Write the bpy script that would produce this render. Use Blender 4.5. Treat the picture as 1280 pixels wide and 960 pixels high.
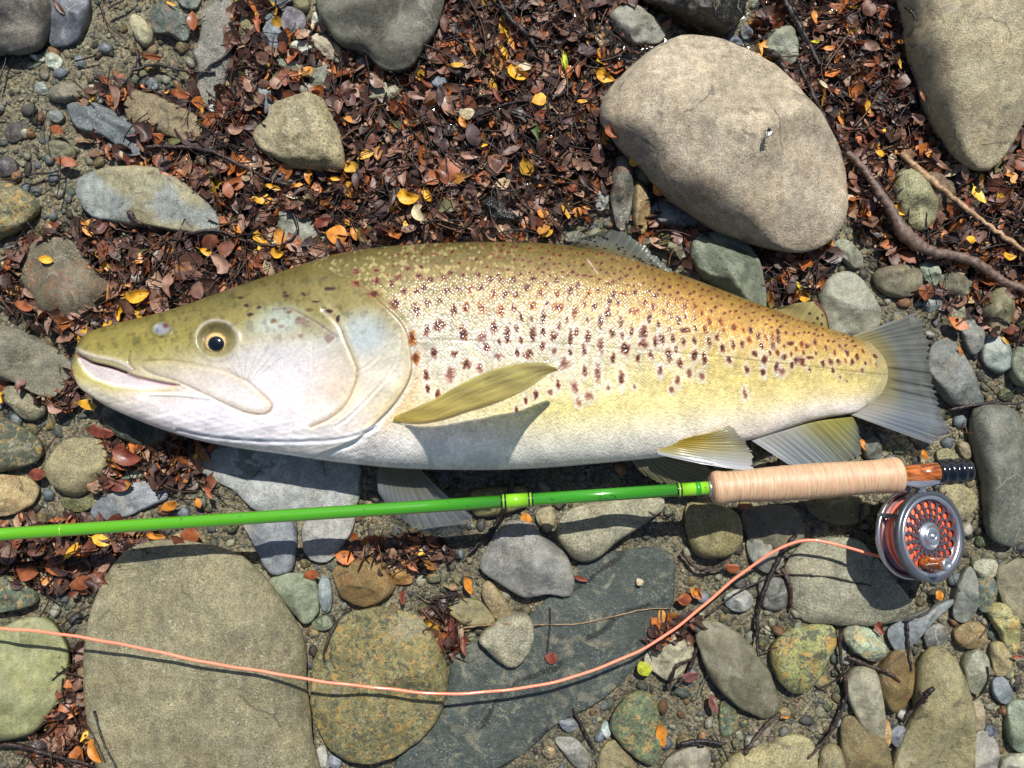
import bpy, math, random, time
T0_ = time.time()
def tick(s_): print('TICK', s_, round(time.time()-T0_, 1))
import numpy as np
from mathutils import Vector, Matrix, Quaternion
for o in list(bpy.data.objects): bpy.data.objects.remove(o)
sc = bpy.context.scene
COL = sc.collection
# ------------------------------------------------------------------ camera, light
S = 0.0007            # metres per photograph pixel at the stream bed
D = 1109.0            # camera height in the same pixel units
cam_d = bpy.data.cameras.new('camera'); cam = bpy.data.objects.new('camera', cam_d); COL.objects.link(cam)
cam.location = (0, 0, D*S); cam_d.sensor_width = 36; cam_d.lens = 36*D/1280
cam_d.clip_start = 0.01; cam_d.clip_end = 200
sc.camera = cam
SUN_EL = 57.0; SUN_AZ = 12.0      # azimuth from the top of the picture towards the right
w = bpy.data.worlds.new('World'); sc.world = w; w.use_nodes = True
nt = w.node_tree; nt.nodes.clear()
sky = nt.nodes.new('ShaderNodeTexSky'); sky.sky_type = 'NISHITA'; sky.sun_disc = False
sky.sun_elevation = math.radians(SUN_EL); sky.sun_rotation = math.radians(SUN_AZ)
bg = nt.nodes.new('ShaderNodeBackground'); bg.inputs[1].default_value = 0.08
wo = nt.nodes.new('ShaderNodeOutputWorld')
nt.links.new(sky.outputs[0], bg.inputs[0]); nt.links.new(bg.outputs[0], wo.inputs[0])
ld = bpy.data.lights.new('sun', 'SUN'); ld.energy = 5.0; ld.angle = math.radians(0.53); ld.color = (1.0, 0.965, 0.9)
sun = bpy.data.objects.new('sun', ld); COL.objects.link(sun)
ce = math.cos(math.radians(SUN_EL))
sv = Vector((ce*math.sin(math.radians(SUN_AZ)), ce*math.cos(math.radians(SUN_AZ)), math.sin(math.radians(SUN_EL))))
sun.rotation_euler = (-sv).to_track_quat('-Z', 'Y').to_euler()
sc.view_settings.view_transform = 'Standard'; sc.view_settings.look = 'None'
sc.view_settings.exposure = 0.3; sc.view_settings.gamma = 1
try: sc.view_settings.use_curve_mapping = False
except Exception: pass
sc.render.engine = 'CYCLES'
sc.cycles.max_bounces = 6; sc.cycles.transparent_max_bounces = 12

rng = np.random.default_rng(7); R = random.Random(5)

# ------------------------------------------------------------------ helpers
def lin(c):
    c = np.asarray(c, float)/255.0
    return np.where(c <= .04045, c/12.92, ((c+.055)/1.055)**2.4)
def WX(px, py, z):
    """photograph position of a point that stands z units above the bed -> metres"""
    k = (D-np.asarray(z, float))/D
    return np.stack([(np.asarray(px, float)-640)*k*S, -(np.asarray(py, float)-480)*k*S, np.asarray(z, float)*S*np.ones_like(k*np.asarray(px, float))], -1)
def tag(o, label=None, cat=None, group=None, kind=None):
    if label: o['label'] = label
    if cat: o['category'] = cat
    if group: o['group'] = group
    if kind: o['kind'] = kind
    return o
def mesh_np(name, V, F, smooth=True):
    """V (n,3), F list/array of equal length faces"""
    me = bpy.data.meshes.new(name)
    F = np.asarray(F, np.int32); n = F.shape[1]
    me.vertices.add(len(V)); me.vertices.foreach_set('co', np.asarray(V, np.float32).ravel())
    me.loops.add(F.size); me.loops.foreach_set('vertex_index', F.ravel())
    me.polygons.add(len(F)); me.polygons.foreach_set('loop_start', np.arange(0, F.size, n, dtype=np.int32))
    me.polygons.foreach_set('loop_total', np.full(len(F), n, np.int32))
    me.update(calc_edges=True)
    if smooth: me.polygons.foreach_set('use_smooth', np.ones(len(F), bool))
    me.validate(); return me
def setcol(me, C, name='Col'):
    a = me.color_attributes.new(name, 'FLOAT_COLOR', 'POINT')
    C = np.asarray(C, np.float32)
    if C.shape[1] == 3: C = np.c_[C, np.ones(len(C), np.float32)]
    a.data.foreach_set('color', C.ravel())
def setf(me, f, name):
    a = me.attributes.new(name, 'FLOAT', 'POINT'); a.data.foreach_set('value', np.asarray(f, np.float32).ravel())
def add(name, me, mat=None, parent=None, loc=(0, 0, 0)):
    o = bpy.data.objects.new(name, me); COL.objects.link(o); o.location = loc
    if mat is not None:
        if len(me.materials) == 0: me.materials.append(mat)
    if parent: o.parent = parent
    return o
def gridfaces(nu, nv, wrap=False):
    """vertex index = i*nv+j ; wrap closes j"""
    i = np.arange(nu-1)[:, None]; j = np.arange(nv if wrap else nv-1)[None, :]
    j2 = (j+1) % nv
    return np.stack([i*nv+j, (i+1)*nv+j, (i+1)*nv+j2, i*nv+j2], -1).reshape(-1, 4)
def spline(pts, n, closed=False):
    P = np.asarray(pts, float)
    if closed: Q = np.vstack([P[-1], P, P[0], P[1]])
    else: Q = np.vstack([2*P[0]-P[1], P, 2*P[-1]-P[-2]])
    out = []
    m = len(Q)-3
    for i in range(m):
        p0, p1, p2, p3 = Q[i:i+4]
        t = np.linspace(0, 1, 12, endpoint=False)[:, None]
        out.append(.5*((2*p1)+(-p0+p2)*t+(2*p0-5*p1+4*p2-p3)*t*t+(-p0+3*p1-3*p2+p3)*t**3))
    out = np.vstack(out+[P[0][None] if closed else P[-1][None]])
    d = np.r_[0, np.cumsum(np.linalg.norm(np.diff(out, axis=0), axis=1))]
    t = np.linspace(0, d[-1], n+1 if closed else n)
    r = np.stack([np.interp(t, d, out[:, k]) for k in range(out.shape[1])], -1)
    return r[:-1] if closed else r
def waves(P, scale, seed, n=9, octs=1):
    g = np.random.default_rng(seed); r = np.zeros(len(P))
    for o_ in range(octs):
        for _ in range(n):
            k = g.normal(size=3); k *= (2*math.pi/(scale/(2**o_)))*g.uniform(.6, 1.5)/np.linalg.norm(k)
            r += np.sin(P@k+g.uniform(0, 6.28))/(2**o_)
    return r/math.sqrt(n)
def seg_dist(P, poly, closed=True):
    A = np.asarray(poly, float)
    if len(P) > 5000:          # only work near the line
        lo, hi = A.min(0)-70, A.max(0)+70
        m = (P[:, 0] > lo[0]) & (P[:, 0] < hi[0]) & (P[:, 1] > lo[1]) & (P[:, 1] < hi[1])
        if m.mean() < .9:
            r = np.full(len(P), 200.)
            if m.any():
                Q = P[m]; r[m] = seg_dist(Q if len(Q) <= 5000 else Q, poly, closed) if m.sum() <= 5000 else _sd(Q, A, closed)
            return r
    return _sd(P, A, closed)
def _sd(P, A, closed):
    B = np.roll(A, -1, 0)
    if not closed: A, B = A[:-1], A[1:]
    d = np.full(len(P), 1e9)
    for a, b in zip(A, B):
        ab = b-a; t = np.clip(((P-a)@ab)/max(ab@ab, 1e-9), 0, 1)
        dx = P[:, 0]-a[0]-t*ab[0]; dy = P[:, 1]-a[1]-t*ab[1]; d = np.minimum(d, dx*dx+dy*dy)
    return np.sqrt(d)
def inside(P, poly):
    A = np.asarray(poly, float); B = np.roll(A, -1, 0); c = np.zeros(len(P), bool)
    for a, b in zip(A, B):
        if a[1] == b[1]: continue
        m = ((a[1] > P[:, 1]) != (b[1] > P[:, 1])) & (P[:, 0] < (b[0]-a[0])*(P[:, 1]-a[1])/(b[1]-a[1])+a[0])
        c ^= m
    return c
def sdist(P, poly):
    """negative inside"""
    d = seg_dist(P, poly); return np.where(inside(P, poly), -d, d)
def sst(a, b, x):
    t = np.clip((x-a)/(b-a), 0, 1); return t*t*(3-2*t)
def tube(path, rad, seg=8, name='tube', mat=None, parent=None, caps=True, ribs=None):
    """path (n,3) metres, rad scalar or (n,) metres -> mesh"""
    P = np.asarray(path, float); n = len(P); rad = np.broadcast_to(np.asarray(rad, float), (n,)).copy()
    T = np.gradient(P, axis=0); T /= np.linalg.norm(T, axis=1)[:, None]+1e-12
    up = np.array([0, 0, 1.0]) if abs(T[0, 2]) < .9 else np.array([0, 1.0, 0])
    V = []
    for i in range(n):
        a = np.cross(T[i], up); a /= np.linalg.norm(a)+1e-12; b = np.cross(a, T[i]); up = b
        th = np.linspace(0, 2*math.pi, seg, endpoint=False)
        V.append(P[i]+rad[i]*(np.cos(th)[:, None]*a+np.sin(th)[:, None]*b))
    V = np.vstack(V)
    if caps:
        V = np.vstack([V, P[0], P[-1]]); c0, c1 = n*seg, n*seg+1
        j = np.arange(seg); j2 = (j+1) % seg
        quads = [tuple(f) for f in gridfaces(n, seg, True)]
        tris = [(c0, int(b), int(a)) for a, b in zip(j, j2)]+[((n-1)*seg+int(a), (n-1)*seg+int(b), c1) for a, b in zip(j, j2)]
        me = bpy.data.meshes.new(name); me.from_pydata(V.tolist(), [], [tuple(map(int, q)) for q in quads]+tris)
        me.polygons.foreach_set('use_smooth', np.ones(len(me.polygons), bool)); me.update()
        return me
    return mesh_np(name, V, gridfaces(n, seg, True))
def lathe(profile, seg, frame, name='lathe', smooth=True):
    """profile [(axial, radius)], frame = (origin, axis, u, v) metres"""
    O, A, U, Vv = frame
    th = np.linspace(0, 2*math.pi, seg, endpoint=False); V = []
    for a, r in profile: V.append(O+A*a+r*(np.cos(th)[:, None]*U+np.sin(th)[:, None]*Vv))
    V = np.vstack(V); return mesh_np(name, V, gridfaces(len(profile), seg, True), smooth)

# ------------------------------------------------------------------ materials
class NT:
    def __init__(s, name):
        s.m = bpy.data.materials.new(name); s.m.use_nodes = True; s.t = s.m.node_tree; s.t.nodes.clear()
        s.out = s.n('ShaderNodeOutputMaterial'); s.b = s.n('ShaderNodeBsdfPrincipled'); s.l(s.b.outputs[0], s.out.inputs[0])
    def n(s, t, **k):
        x = s.t.nodes.new(t)
        for a, b in k.items(): setattr(x, a, b)
        return x
    def l(s, a, b): s.t.links.new(a, b)
    def set(s, sock, v):
        if hasattr(v, 'links'): s.l(v, sock)
        elif isinstance(v, (tuple, list, np.ndarray)) and len(sock.default_value) == 4: sock.default_value = (*[float(q) for q in v[:3]], 1)
        else: sock.default_value = v
    def noise(s, vec, scale, det=4, rough=.55, dist=0):
        x = s.n('ShaderNodeTexNoise'); x.inputs['Scale'].default_value = scale; x.inputs['Detail'].default_value = det
        x.inputs['Roughness'].default_value = rough; x.inputs['Distortion'].default_value = dist
        if vec is not None: s.l(vec, x.inputs['Vector'])
        return x.outputs['Fac']
    def voro(s, vec, scale, feat='F1', rand=1, out='Distance'):
        x = s.n('ShaderNodeTexVoronoi'); x.feature = feat; x.inputs['Scale'].default_value = scale; x.inputs['Randomness'].default_value = rand
        if vec is not None: s.l(vec, x.inputs['Vector'])
        return x.outputs[out]
    def ramp(s, fac, a, b, lo=0., hi=1.):
        x = s.n('ShaderNodeMapRange'); x.interpolation_type = 'SMOOTHSTEP'; s.l(fac, x.inputs[0]); x.inputs[1].default_value = a; x.inputs[2].default_value = b
        x.inputs[3].default_value = lo; x.inputs[4].default_value = hi; return x.outputs[0]
    def mix(s, f, a, b, mode='MIX'):
        x = s.n('ShaderNodeMix'); x.data_type = 'RGBA'; x.blend_type = mode; x.clamp_result = False
        s.set(x.inputs[0], f); s.set(x.inputs[6], a); s.set(x.inputs[7], b); return x.outputs[2]
    def math(s, op, a, b=0.):
        x = s.n('ShaderNodeMath'); x.operation = op; s.set(x.inputs[0], a); s.set(x.inputs[1], b); return x.outputs[0]
    def gray(s, v):
        x = s.n('ShaderNodeCombineColor')
        for i in range(3): s.set(x.inputs[i], v)
        return x.outputs[0]
    def bump(s, h, strength, dist, prev=None):
        x = s.n('ShaderNodeBump'); x.inputs['Strength'].default_value = strength; x.inputs['Distance'].default_value = dist
        s.l(h, x.inputs['Height'])
        if prev is not None: s.l(prev, x.inputs['Normal'])
        return x.outputs[0]
def objvec(n):
    tc = n.n('ShaderNodeTexCoord'); oi = n.n('ShaderNodeObjectInfo')
    mu = n.n('ShaderNodeVectorMath', operation='MULTIPLY_ADD')
    cb = n.n('ShaderNodeCombineXYZ')
    for i in range(3): n.l(oi.outputs['Random'], cb.inputs[i])
    n.l(cb.outputs[0], mu.inputs[0]); mu.inputs[1].default_value = (7, 13, 5); n.l(tc.outputs['Object'], mu.inputs[2])
    return mu.outputs[0], oi.outputs['Color'], oi.outputs['Random']
def simple(name, col, rough=.5, metal=0., coat=0., bump=None, spec=.5):
    n = NT(name); b = n.b; b.inputs['Base Color'].default_value = (*[float(q) for q in lin(col)], 1)
    b.inputs['Roughness'].default_value = rough; b.inputs['Metallic'].default_value = metal; b.inputs['Coat Weight'].default_value = coat
    b.inputs['Specular IOR Level'].default_value = spec
    tc = n.n('ShaderNodeTexCoord'); f = n.noise(tc.outputs['Object'], 300, 5)
    n.l(n.mix(1., n.gray(n.ramp(f, .25, .8, .82, 1.15)), lin(col), 'MULTIPLY'), b.inputs['Base Color'])
    if bump: n.l(n.bump(f, .5, bump), b.inputs['Normal'])
    return n.m

def stone_mat(name, kind, rough=.55):
    n = NT(name); vec, base, rnd = objvec(n)
    vs = n.n('ShaderNodeVectorMath', operation='SCALE'); n.l(vec, vs.inputs[0]); n.l(n.ramp(n.math('FRACT', n.math('MULTIPLY', rnd, 7.31)), 0, 1, .62, 1.5), vs.inputs['Scale']); vec = vs.outputs[0]
    big = n.noise(vec, 22, 4, .6, .6); mid = n.noise(vec, 110, 7, .74); fine = n.noise(vec, 760, 4, .8)
    grain = n.voro(vec, 900, out='Color'); gs = n.n('ShaderNodeSeparateColor'); n.l(grain, gs.inputs[0])
    f = n.math('MULTIPLY', n.ramp(big, .3, .7, .84, 1.16), n.ramp(mid, .3, .72, .7, 1.34))
    gr = {'sand': (.5, 1.6), 'slate': (.66, 1.42), 'mott': (.5, 1.6), 'vein': (.6, 1.5), 'dark': (.6, 1.7), 'two': (.55, 1.5), 'white': (.7, 1.32), 'rust': (.5, 1.6)}[kind]
    f = n.math('MULTIPLY', f, n.ramp(fine, .3, .75, gr[0], gr[1]))
    col = n.mix(1., n.gray(f), base, 'MULTIPLY')
    # warm / cool drift
    drift = n.noise(vec, 37, 3, .5)
    col = n.mix(n.ramp(drift, .4, .75, 0, .3), col, n.mix(1., col, (1.2, 1.03, .82), 'MULTIPLY'))
    if kind == 'mott':
        p = n.noise(vec, 75, 7, .72, 1.2); q = n.noise(vec, 130, 5, .7, .8)
        col = n.mix(n.ramp(p, .5, .56, 0, .85), col, lin((70, 76, 62)))
        col = n.mix(n.ramp(q, .54, .6, 0, .8), col, lin((188, 146, 74)))
        col = n.mix(n.ramp(n.noise(vec, 240, 4, .7), .58, .64, 0, .7), col, lin((58, 60, 48)))
        col = n.mix(n.ramp(n.noise(vec, 90, 6, .72, 1.5), .56, .6, 0, .6), col, lin((176, 172, 128)))
    if kind == 'rust':
        p = n.noise(vec, 60, 7, .7, .8)
        col = n.mix(n.ramp(p, .5, .63, 0, .6), col, lin((128, 82, 48)))
    if kind == 'two':
        p = n.noise(vec, 14, 3, .4)
        col = n.mix(n.ramp(p, .47, .55), col, n.mix(1., n.gray(f), lin((140, 146, 140)), 'MULTIPLY'))
    if kind == 'dark':
        sv = n.n('ShaderNodeMapping'); sv.inputs['Rotation'].default_value = (0, 0, -.6); sv.inputs['Scale'].default_value = (260, 620, 300); n.l(vec, sv.inputs[0])
        q = n.noise(sv.outputs[0], 1., 5, .75, .6)
        col = n.mix(n.math('MULTIPLY', n.ramp(q, .58, .66, 0, .8), n.ramp(big, .35, .6, .25, 1)), col, lin((168, 162, 140)))
    if kind == 'dark':
        sp_ = n.noise(vec, 34, 7, .72, .8); col = n.mix(n.ramp(sp_, .5, .64, 0, .75), col, n.mix(1., n.gray(f), lin((132, 128, 106)), 'MULTIPLY'))
        w2 = n.n('ShaderNodeTexWave'); w2.inputs['Scale'].default_value = 4.2; w2.inputs['Distortion'].default_value = 7; w2.inputs['Detail'].default_value = 5; mp2 = n.n('ShaderNodeMapping'); mp2.inputs['Rotation'].default_value = (0, 0, 1.0); n.l(vec, mp2.inputs[0]); n.l(mp2.outputs[0], w2.inputs['Vector'])
        col = n.mix(n.math('MULTIPLY', n.ramp(w2.outputs['Fac'], .05, .0, 0, .85), n.ramp(n.noise(vec, 18, 2), .45, .55)), col, lin((22, 24, 22)))
    if kind in ('vein', 'dark'):
        e = n.voro(n.n('ShaderNodeTexCoord').outputs['Object'], 45, 'DISTANCE_TO_EDGE')
        dv = n.noise(vec, 60, 6, .7, 2.5)
        v = n.math('ABSOLUTE', n.math('SUBTRACT', dv, .5))
        col = n.mix(n.math('MULTIPLY', n.ramp(v, .004, .0, 0, .5), n.ramp(mid, .4, .6)), col, lin((150, 150, 140)))
    if kind in ('sand', 'slate', 'two', 'white'):      # a hint of bedding and thin pale scratches
        wv = n.n('ShaderNodeTexWave'); wv.inputs['Scale'].default_value = 28; wv.inputs['Distortion'].default_value = 9; wv.inputs['Detail'].default_value = 4
        n.l(vec, wv.inputs['Vector']); col = n.mix(n.ramp(wv.outputs['Fac'], .2, .9, 0, .16), col, n.mix(1., col, (.6, .6, .62), 'MULTIPLY'))
    # single dark and pale mineral grains, pits
    spk = n.math('MULTIPLY', n.ramp(gs.outputs[0], .93, .97), n.ramp(n.noise(vec, 31, 3, .6), .42, .62, .1, 1.))
    col = n.mix(n.math('MULTIPLY', spk, .45 if kind != 'slate' else .25), col, lin((198, 194, 178)))
    spd = n.math('MULTIPLY', n.ramp(gs.outputs[1], .9, .95), n.ramp(n.noise(vec, 23, 3, .6), .42, .6, .15, 1.))
    col = n.mix(n.math('MULTIPLY', spd, .5), col, lin((45, 42, 36)))
    pit = n.voro(vec, 170, rand=1); pitm = n.math('MULTIPLY', n.ramp(pit, .16, .08), n.ramp(mid, .5, .56))
    col = n.mix(n.math('MULTIPLY', pitm, .6), col, lin((50, 45, 36)))
    if kind in ('slate', 'sand', 'two', 'rust', 'mott'):      # hairline cracks and a few pale quartz threads
        wp = n.n('ShaderNodeVectorMath', operation='ADD'); nz = n.n('ShaderNodeTexNoise'); nz.inputs['Scale'].default_value = 30; nz.inputs['Detail'].default_value = 5; n.l(vec, nz.inputs['Vector'])
        ml = n.n('ShaderNodeVectorMath', operation='SCALE'); ml.inputs['Scale'].default_value = .035; n.l(nz.outputs['Color'], ml.inputs[0]); n.l(vec, wp.inputs[0]); n.l(ml.outputs[0], wp.inputs[1])
        ed = n.voro(wp.outputs[0], 13, 'DISTANCE_TO_EDGE'); gate = n.ramp(n.noise(vec, 26, 2), .54, .62)
        col = n.mix(n.math('MULTIPLY', n.ramp(ed, .022, .004, 0, .6), gate), col, lin((62, 56, 44)))
        e2 = n.voro(wp.outputs[0], 21, 'DISTANCE_TO_EDGE'); g2 = n.ramp(n.noise(vec, 19, 2, .5), .57, .64)
        col = n.mix(n.math('MULTIPLY', n.ramp(e2, .02, .004, 0, .3), g2), col, lin((176, 172, 156)))
    wt = n.noise(vec, 9, 5, .6, .4); col = n.mix(n.ramp(wt, .5, .56, 0, .3), col, n.mix(1., col, (.62, .62, .6), 'MULTIPLY'))   # old water stains
    sl = n.noise(vec, 15, 6, .7, .8); col = n.mix(n.ramp(sl, .56, .68, 0, .35), col, lin((168, 160, 138)))                       # dried silt
    # dark silt film in blotches
    film = n.noise(vec, 48, 5, .65, .5)
    col = n.mix(n.ramp(film, .58, .72, 0, .34), col, lin((70, 64, 46)))
    n.l(col, n.b.inputs['Base Color'])
    n.l(n.ramp(mid, .3, .7, rough-.12, rough+.15), n.b.inputs['Roughness'])
    n.b.inputs['Specular IOR Level'].default_value = .45; n.b.inputs['Coat Weight'].default_value = .3; n.b.inputs['Coat Roughness'].default_value = .25
    st = {'sand': .8, 'slate': .45, 'mott': 1., 'vein': .6, 'dark': .9, 'two': .7, 'white': .7, 'rust': .9}[kind]
    b1 = n.bump(mid, .9*st, .0026); b2 = n.bump(fine, 1.*st, .0011, b1); b3 = n.bump(pitm, -.5, .0006, b2)
    n.l(b3, n.b.inputs['Normal']); n.l(b3, n.b.inputs['Coat Normal']); return n.m
SM = {k: stone_mat('stone_'+k, k) for k in ('sand', 'slate', 'mott', 'vein', 'two', 'white', 'rust')}
SM['dark'] = stone_mat('stone_dark', 'dark', .42)
SM['wet'] = stone_mat('stone_wet', 'slate', .22)

def leaf_mat(name, attr):
    n = NT(name)
    if attr: a = n.n('ShaderNodeAttribute'); a.attribute_name = 'Col'; base = a.outputs['Color']; tc = n.n('ShaderNodeTexCoord'); vec = tc.outputs['Object']
    else: vec, base, _ = objvec(n)
    f = n.noise(vec, 160, 4, .65); g = n.noise(vec, 500, 3, .6)
    col = n.mix(1., n.gray(n.ramp(f, .3, .7, .6, 1.3)), base, 'MULTIPLY')
    sp = n.ramp(n.noise(vec, 420, 3, .6), .62, .7)
    col = n.mix(n.math('MULTIPLY', sp, .55), col, lin((60, 34, 22)))
    n.l(col, n.b.inputs['Base Color']); n.l(n.ramp(f, .3, .7, .36, .65), n.b.inputs['Roughness'])
    n.b.inputs['Specular IOR Level'].default_value = .5
    n.l(n.bump(g, .5, .0006), n.b.inputs['Normal'])
    tr = n.n('ShaderNodeBsdfTranslucent'); n.l(col, tr.inputs[0]); mx = n.n('ShaderNodeMixShader'); mx.inputs[0].default_value = .12
    n.l(n.b.outputs[0], mx.inputs[1]); n.l(tr.outputs[0], mx.inputs[2]); n.l(mx.outputs[0], n.out.inputs[0])
    return n.m
LEAFV = leaf_mat('leaf_litter_matter', True); LEAFO = leaf_mat('leaf_matter', False)

def attr_mat(name, rough=.6, bumpd=.0008, spec=.4, nscale=500):
    n = NT(name); a = n.n('ShaderNodeAttribute'); a.attribute_name = 'Col'; tc = n.n('ShaderNodeTexCoord')
    f = n.noise(tc.outputs['Object'], nscale, 6, .7); g = n.noise(tc.outputs['Object'], 90, 4, .6)
    col = n.mix(1., n.gray(n.math('MULTIPLY', n.ramp(f, .3, .72, .6, 1.35), n.ramp(g, .3, .7, .75, 1.2))), a.outputs['Color'], 'MULTIPLY')
    n.l(col, n.b.inputs['Base Color']); n.b.inputs['Roughness'].default_value = rough; n.b.inputs['Specular IOR Level'].default_value = spec
    n.l(n.bump(f, .8, bumpd), n.b.inputs['Normal']); return n.m
GRAVEL = attr_mat('gravel_matter', .55)
def bark_mat():
    n = NT('twig_bark'); vec, base, _ = objvec(n); f = n.noise(vec, 260, 5, .7, .5); v = n.noise(vec, 900, 2)
    n.l(n.mix(1., n.gray(n.ramp(f, .3, .7, .55, 1.5)), base, 'MULTIPLY'), n.b.inputs['Base Color']); n.b.inputs['Roughness'].default_value = .4
    n.l(n.bump(f, .9, .0012), n.b.inputs['Normal']); return n.m
BARK = bark_mat()
def ground_mat():
    n = NT('river_sand'); a = n.n('ShaderNodeAttribute'); a.attribute_name = 'Col'; tc = n.n('ShaderNodeTexCoord'); v = tc.outputs['Object']
    c = n.voro(v, 620, out='Color'); s_ = n.n('ShaderNodeSeparateColor'); n.l(c, s_.inputs[0]); d = n.voro(v, 620)
    f = n.noise(v, 60, 5, .65)
    k = n.math('MULTIPLY', n.ramp(s_.outputs[0], 0, 1, .45, 1.65), n.ramp(f, .3, .7, .65, 1.25))
    col = n.mix(1., n.gray(k), a.outputs['Color'], 'MULTIPLY')
    col = n.mix(n.ramp(s_.outputs[1], .8, .95, 0, .5), col, n.mix(1., col, (1.5, 1.05, .6), 'MULTIPLY'))
    n.l(col, n.b.inputs['Base Color']); n.b.inputs['Roughness'].default_value = .5; n.b.inputs['Specular IOR Level'].default_value = .4
    b1 = n.bump(d, -1., .0016); b2 = n.bump(n.noise(v, 260, 5, .7), .8, .003, b1); n.l(b2, n.b.inputs['Normal']); return n.m

# ------------------------------------------------------------------ the litter zones (photograph units)
LIT = [(570, 150, 230, 175, 0), (330, 300, 190, 90, 15), (150, 350, 150, 80, 0), (235, 190, 150, 60, 25), (330, 120, 90, 120, 0), (185, 572, 92, 46, 0),
       (100, 690, 130, 48, 0), (1080, 110, 95, 260, -22), (1200, 330, 140, 70, 35), (985, 320, 50, 70, 0), (860, 290, 80, 40, 25), (640, 20, 180, 90, 0), (495, 690, 70, 24, 0),
       (90, 900, 45, 90, 0), (560, 780, 28, 45, 0), (1290, 250, 60, 120, 0), (60, 480, 60, 30, 0), (960, 360, 60, 30, 0), (1000, 40, 60, 80, 0), (840, 790, 45, 22, 0)]
def litter(X, Y):
    r = np.zeros_like(np.asarray(X, float))
    for cx, cy, a, b, t in LIT:
        t = math.radians(t); dx = X-cx; dy = Y-cy
        q = ((dx*math.cos(t)+dy*math.sin(t))/a)**2+((-dx*math.sin(t)+dy*math.cos(t))/b)**2
        r = np.maximum(r, 1-sst(.65, 1.25, q))
    return r
def ground_z(X, Y):
    P = np.stack([X, Y, np.zeros_like(X)], -1).reshape(-1, 3)
    z = 3.2*waves(P, 160, 3, 10, 3).reshape(X.shape)
    return z - 2 + 3*litter(X, Y)
ax = np.r_[-9000, -5000, -2500, -1200, -600, np.arange(-320, 1600, 8), 1900, 2500, 4000, 6500, 10000]
ay = np.r_[-9000, -5000, -2500, -1200, -600, np.arange(-300, 1260, 8), 1600, 2200, 4000, 6500, 10000]
GX, GY = np.meshgrid(ax, ay, indexing='ij'); GZ = ground_z(GX, GY)
V = np.stack([(GX-640)*S, -(GY-480)*S, GZ*S], -1).reshape(-1, 3)
me = mesh_np('stream_bed', V, gridfaces(len(ax), len(ay))[:, ::-1])
L = litter(GX, GY).reshape(-1, 1)
tone = waves(np.stack([GX, GY, 0*GX], -1).reshape(-1, 3), 300, 8)[:, None]
c = lin((122, 114, 98))*(1+.14*tone)
c = c*(1-L)+lin((44, 31, 25))*L
setcol(me, c)
bed = add('stream_bed', me, ground_mat()); tag(bed, 'coarse grey brown sand of the shallow stream bed', kind='structure')

tick('setup')

# ------------------------------------------------------------------ the thin film of clear water left between the stones
wx = np.arange(-320, 1600, 6.); wy = np.arange(-300, 1260, 6.); HX, HY = np.meshgrid(wx, wy, indexing='ij')
WP = np.stack([HX, HY*1.25, 0*HX], -1).reshape(-1, 3)
HZ = 5.2+(.45*waves(WP, 46, 15, 10, 2)+.12*waves(WP, 15, 16, 8, 1)).reshape(HX.shape)
me = mesh_np('stream_water', np.stack([(HX-640)*S, -(HY-480)*S, HZ*S], -1).reshape(-1, 3), gridfaces(len(wx), len(wy))[:, ::-1])
n = NT('clear_water'); n.t.nodes.remove(n.b)
gl = n.n('ShaderNodeBsdfGlossy'); gl.inputs['Roughness'].default_value = .03; tp = n.n('ShaderNodeBsdfTransparent'); tp.inputs[0].default_value = (.86, .88, .84, 1)
fr_ = n.n('ShaderNodeFresnel'); fr_.inputs[0].default_value = 1.333; mx = n.n('ShaderNodeMixShader'); n.l(fr_.outputs[0], mx.inputs[0]); n.l(tp.outputs[0], mx.inputs[1]); n.l(gl.outputs[0], mx.inputs[2]); n.l(mx.outputs[0], n.out.inputs[0])
tc = n.n('ShaderNodeTexCoord'); bb = n.bump(n.noise(tc.outputs['Object'], 70, 3, .5), .6, .004); n.l(bb, gl.inputs['Normal']); n.l(bb, fr_.inputs['Normal'])
tag(add('stream_water', me, n.m), 'thin clear film of stream water between the stones', kind='structure')
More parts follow.
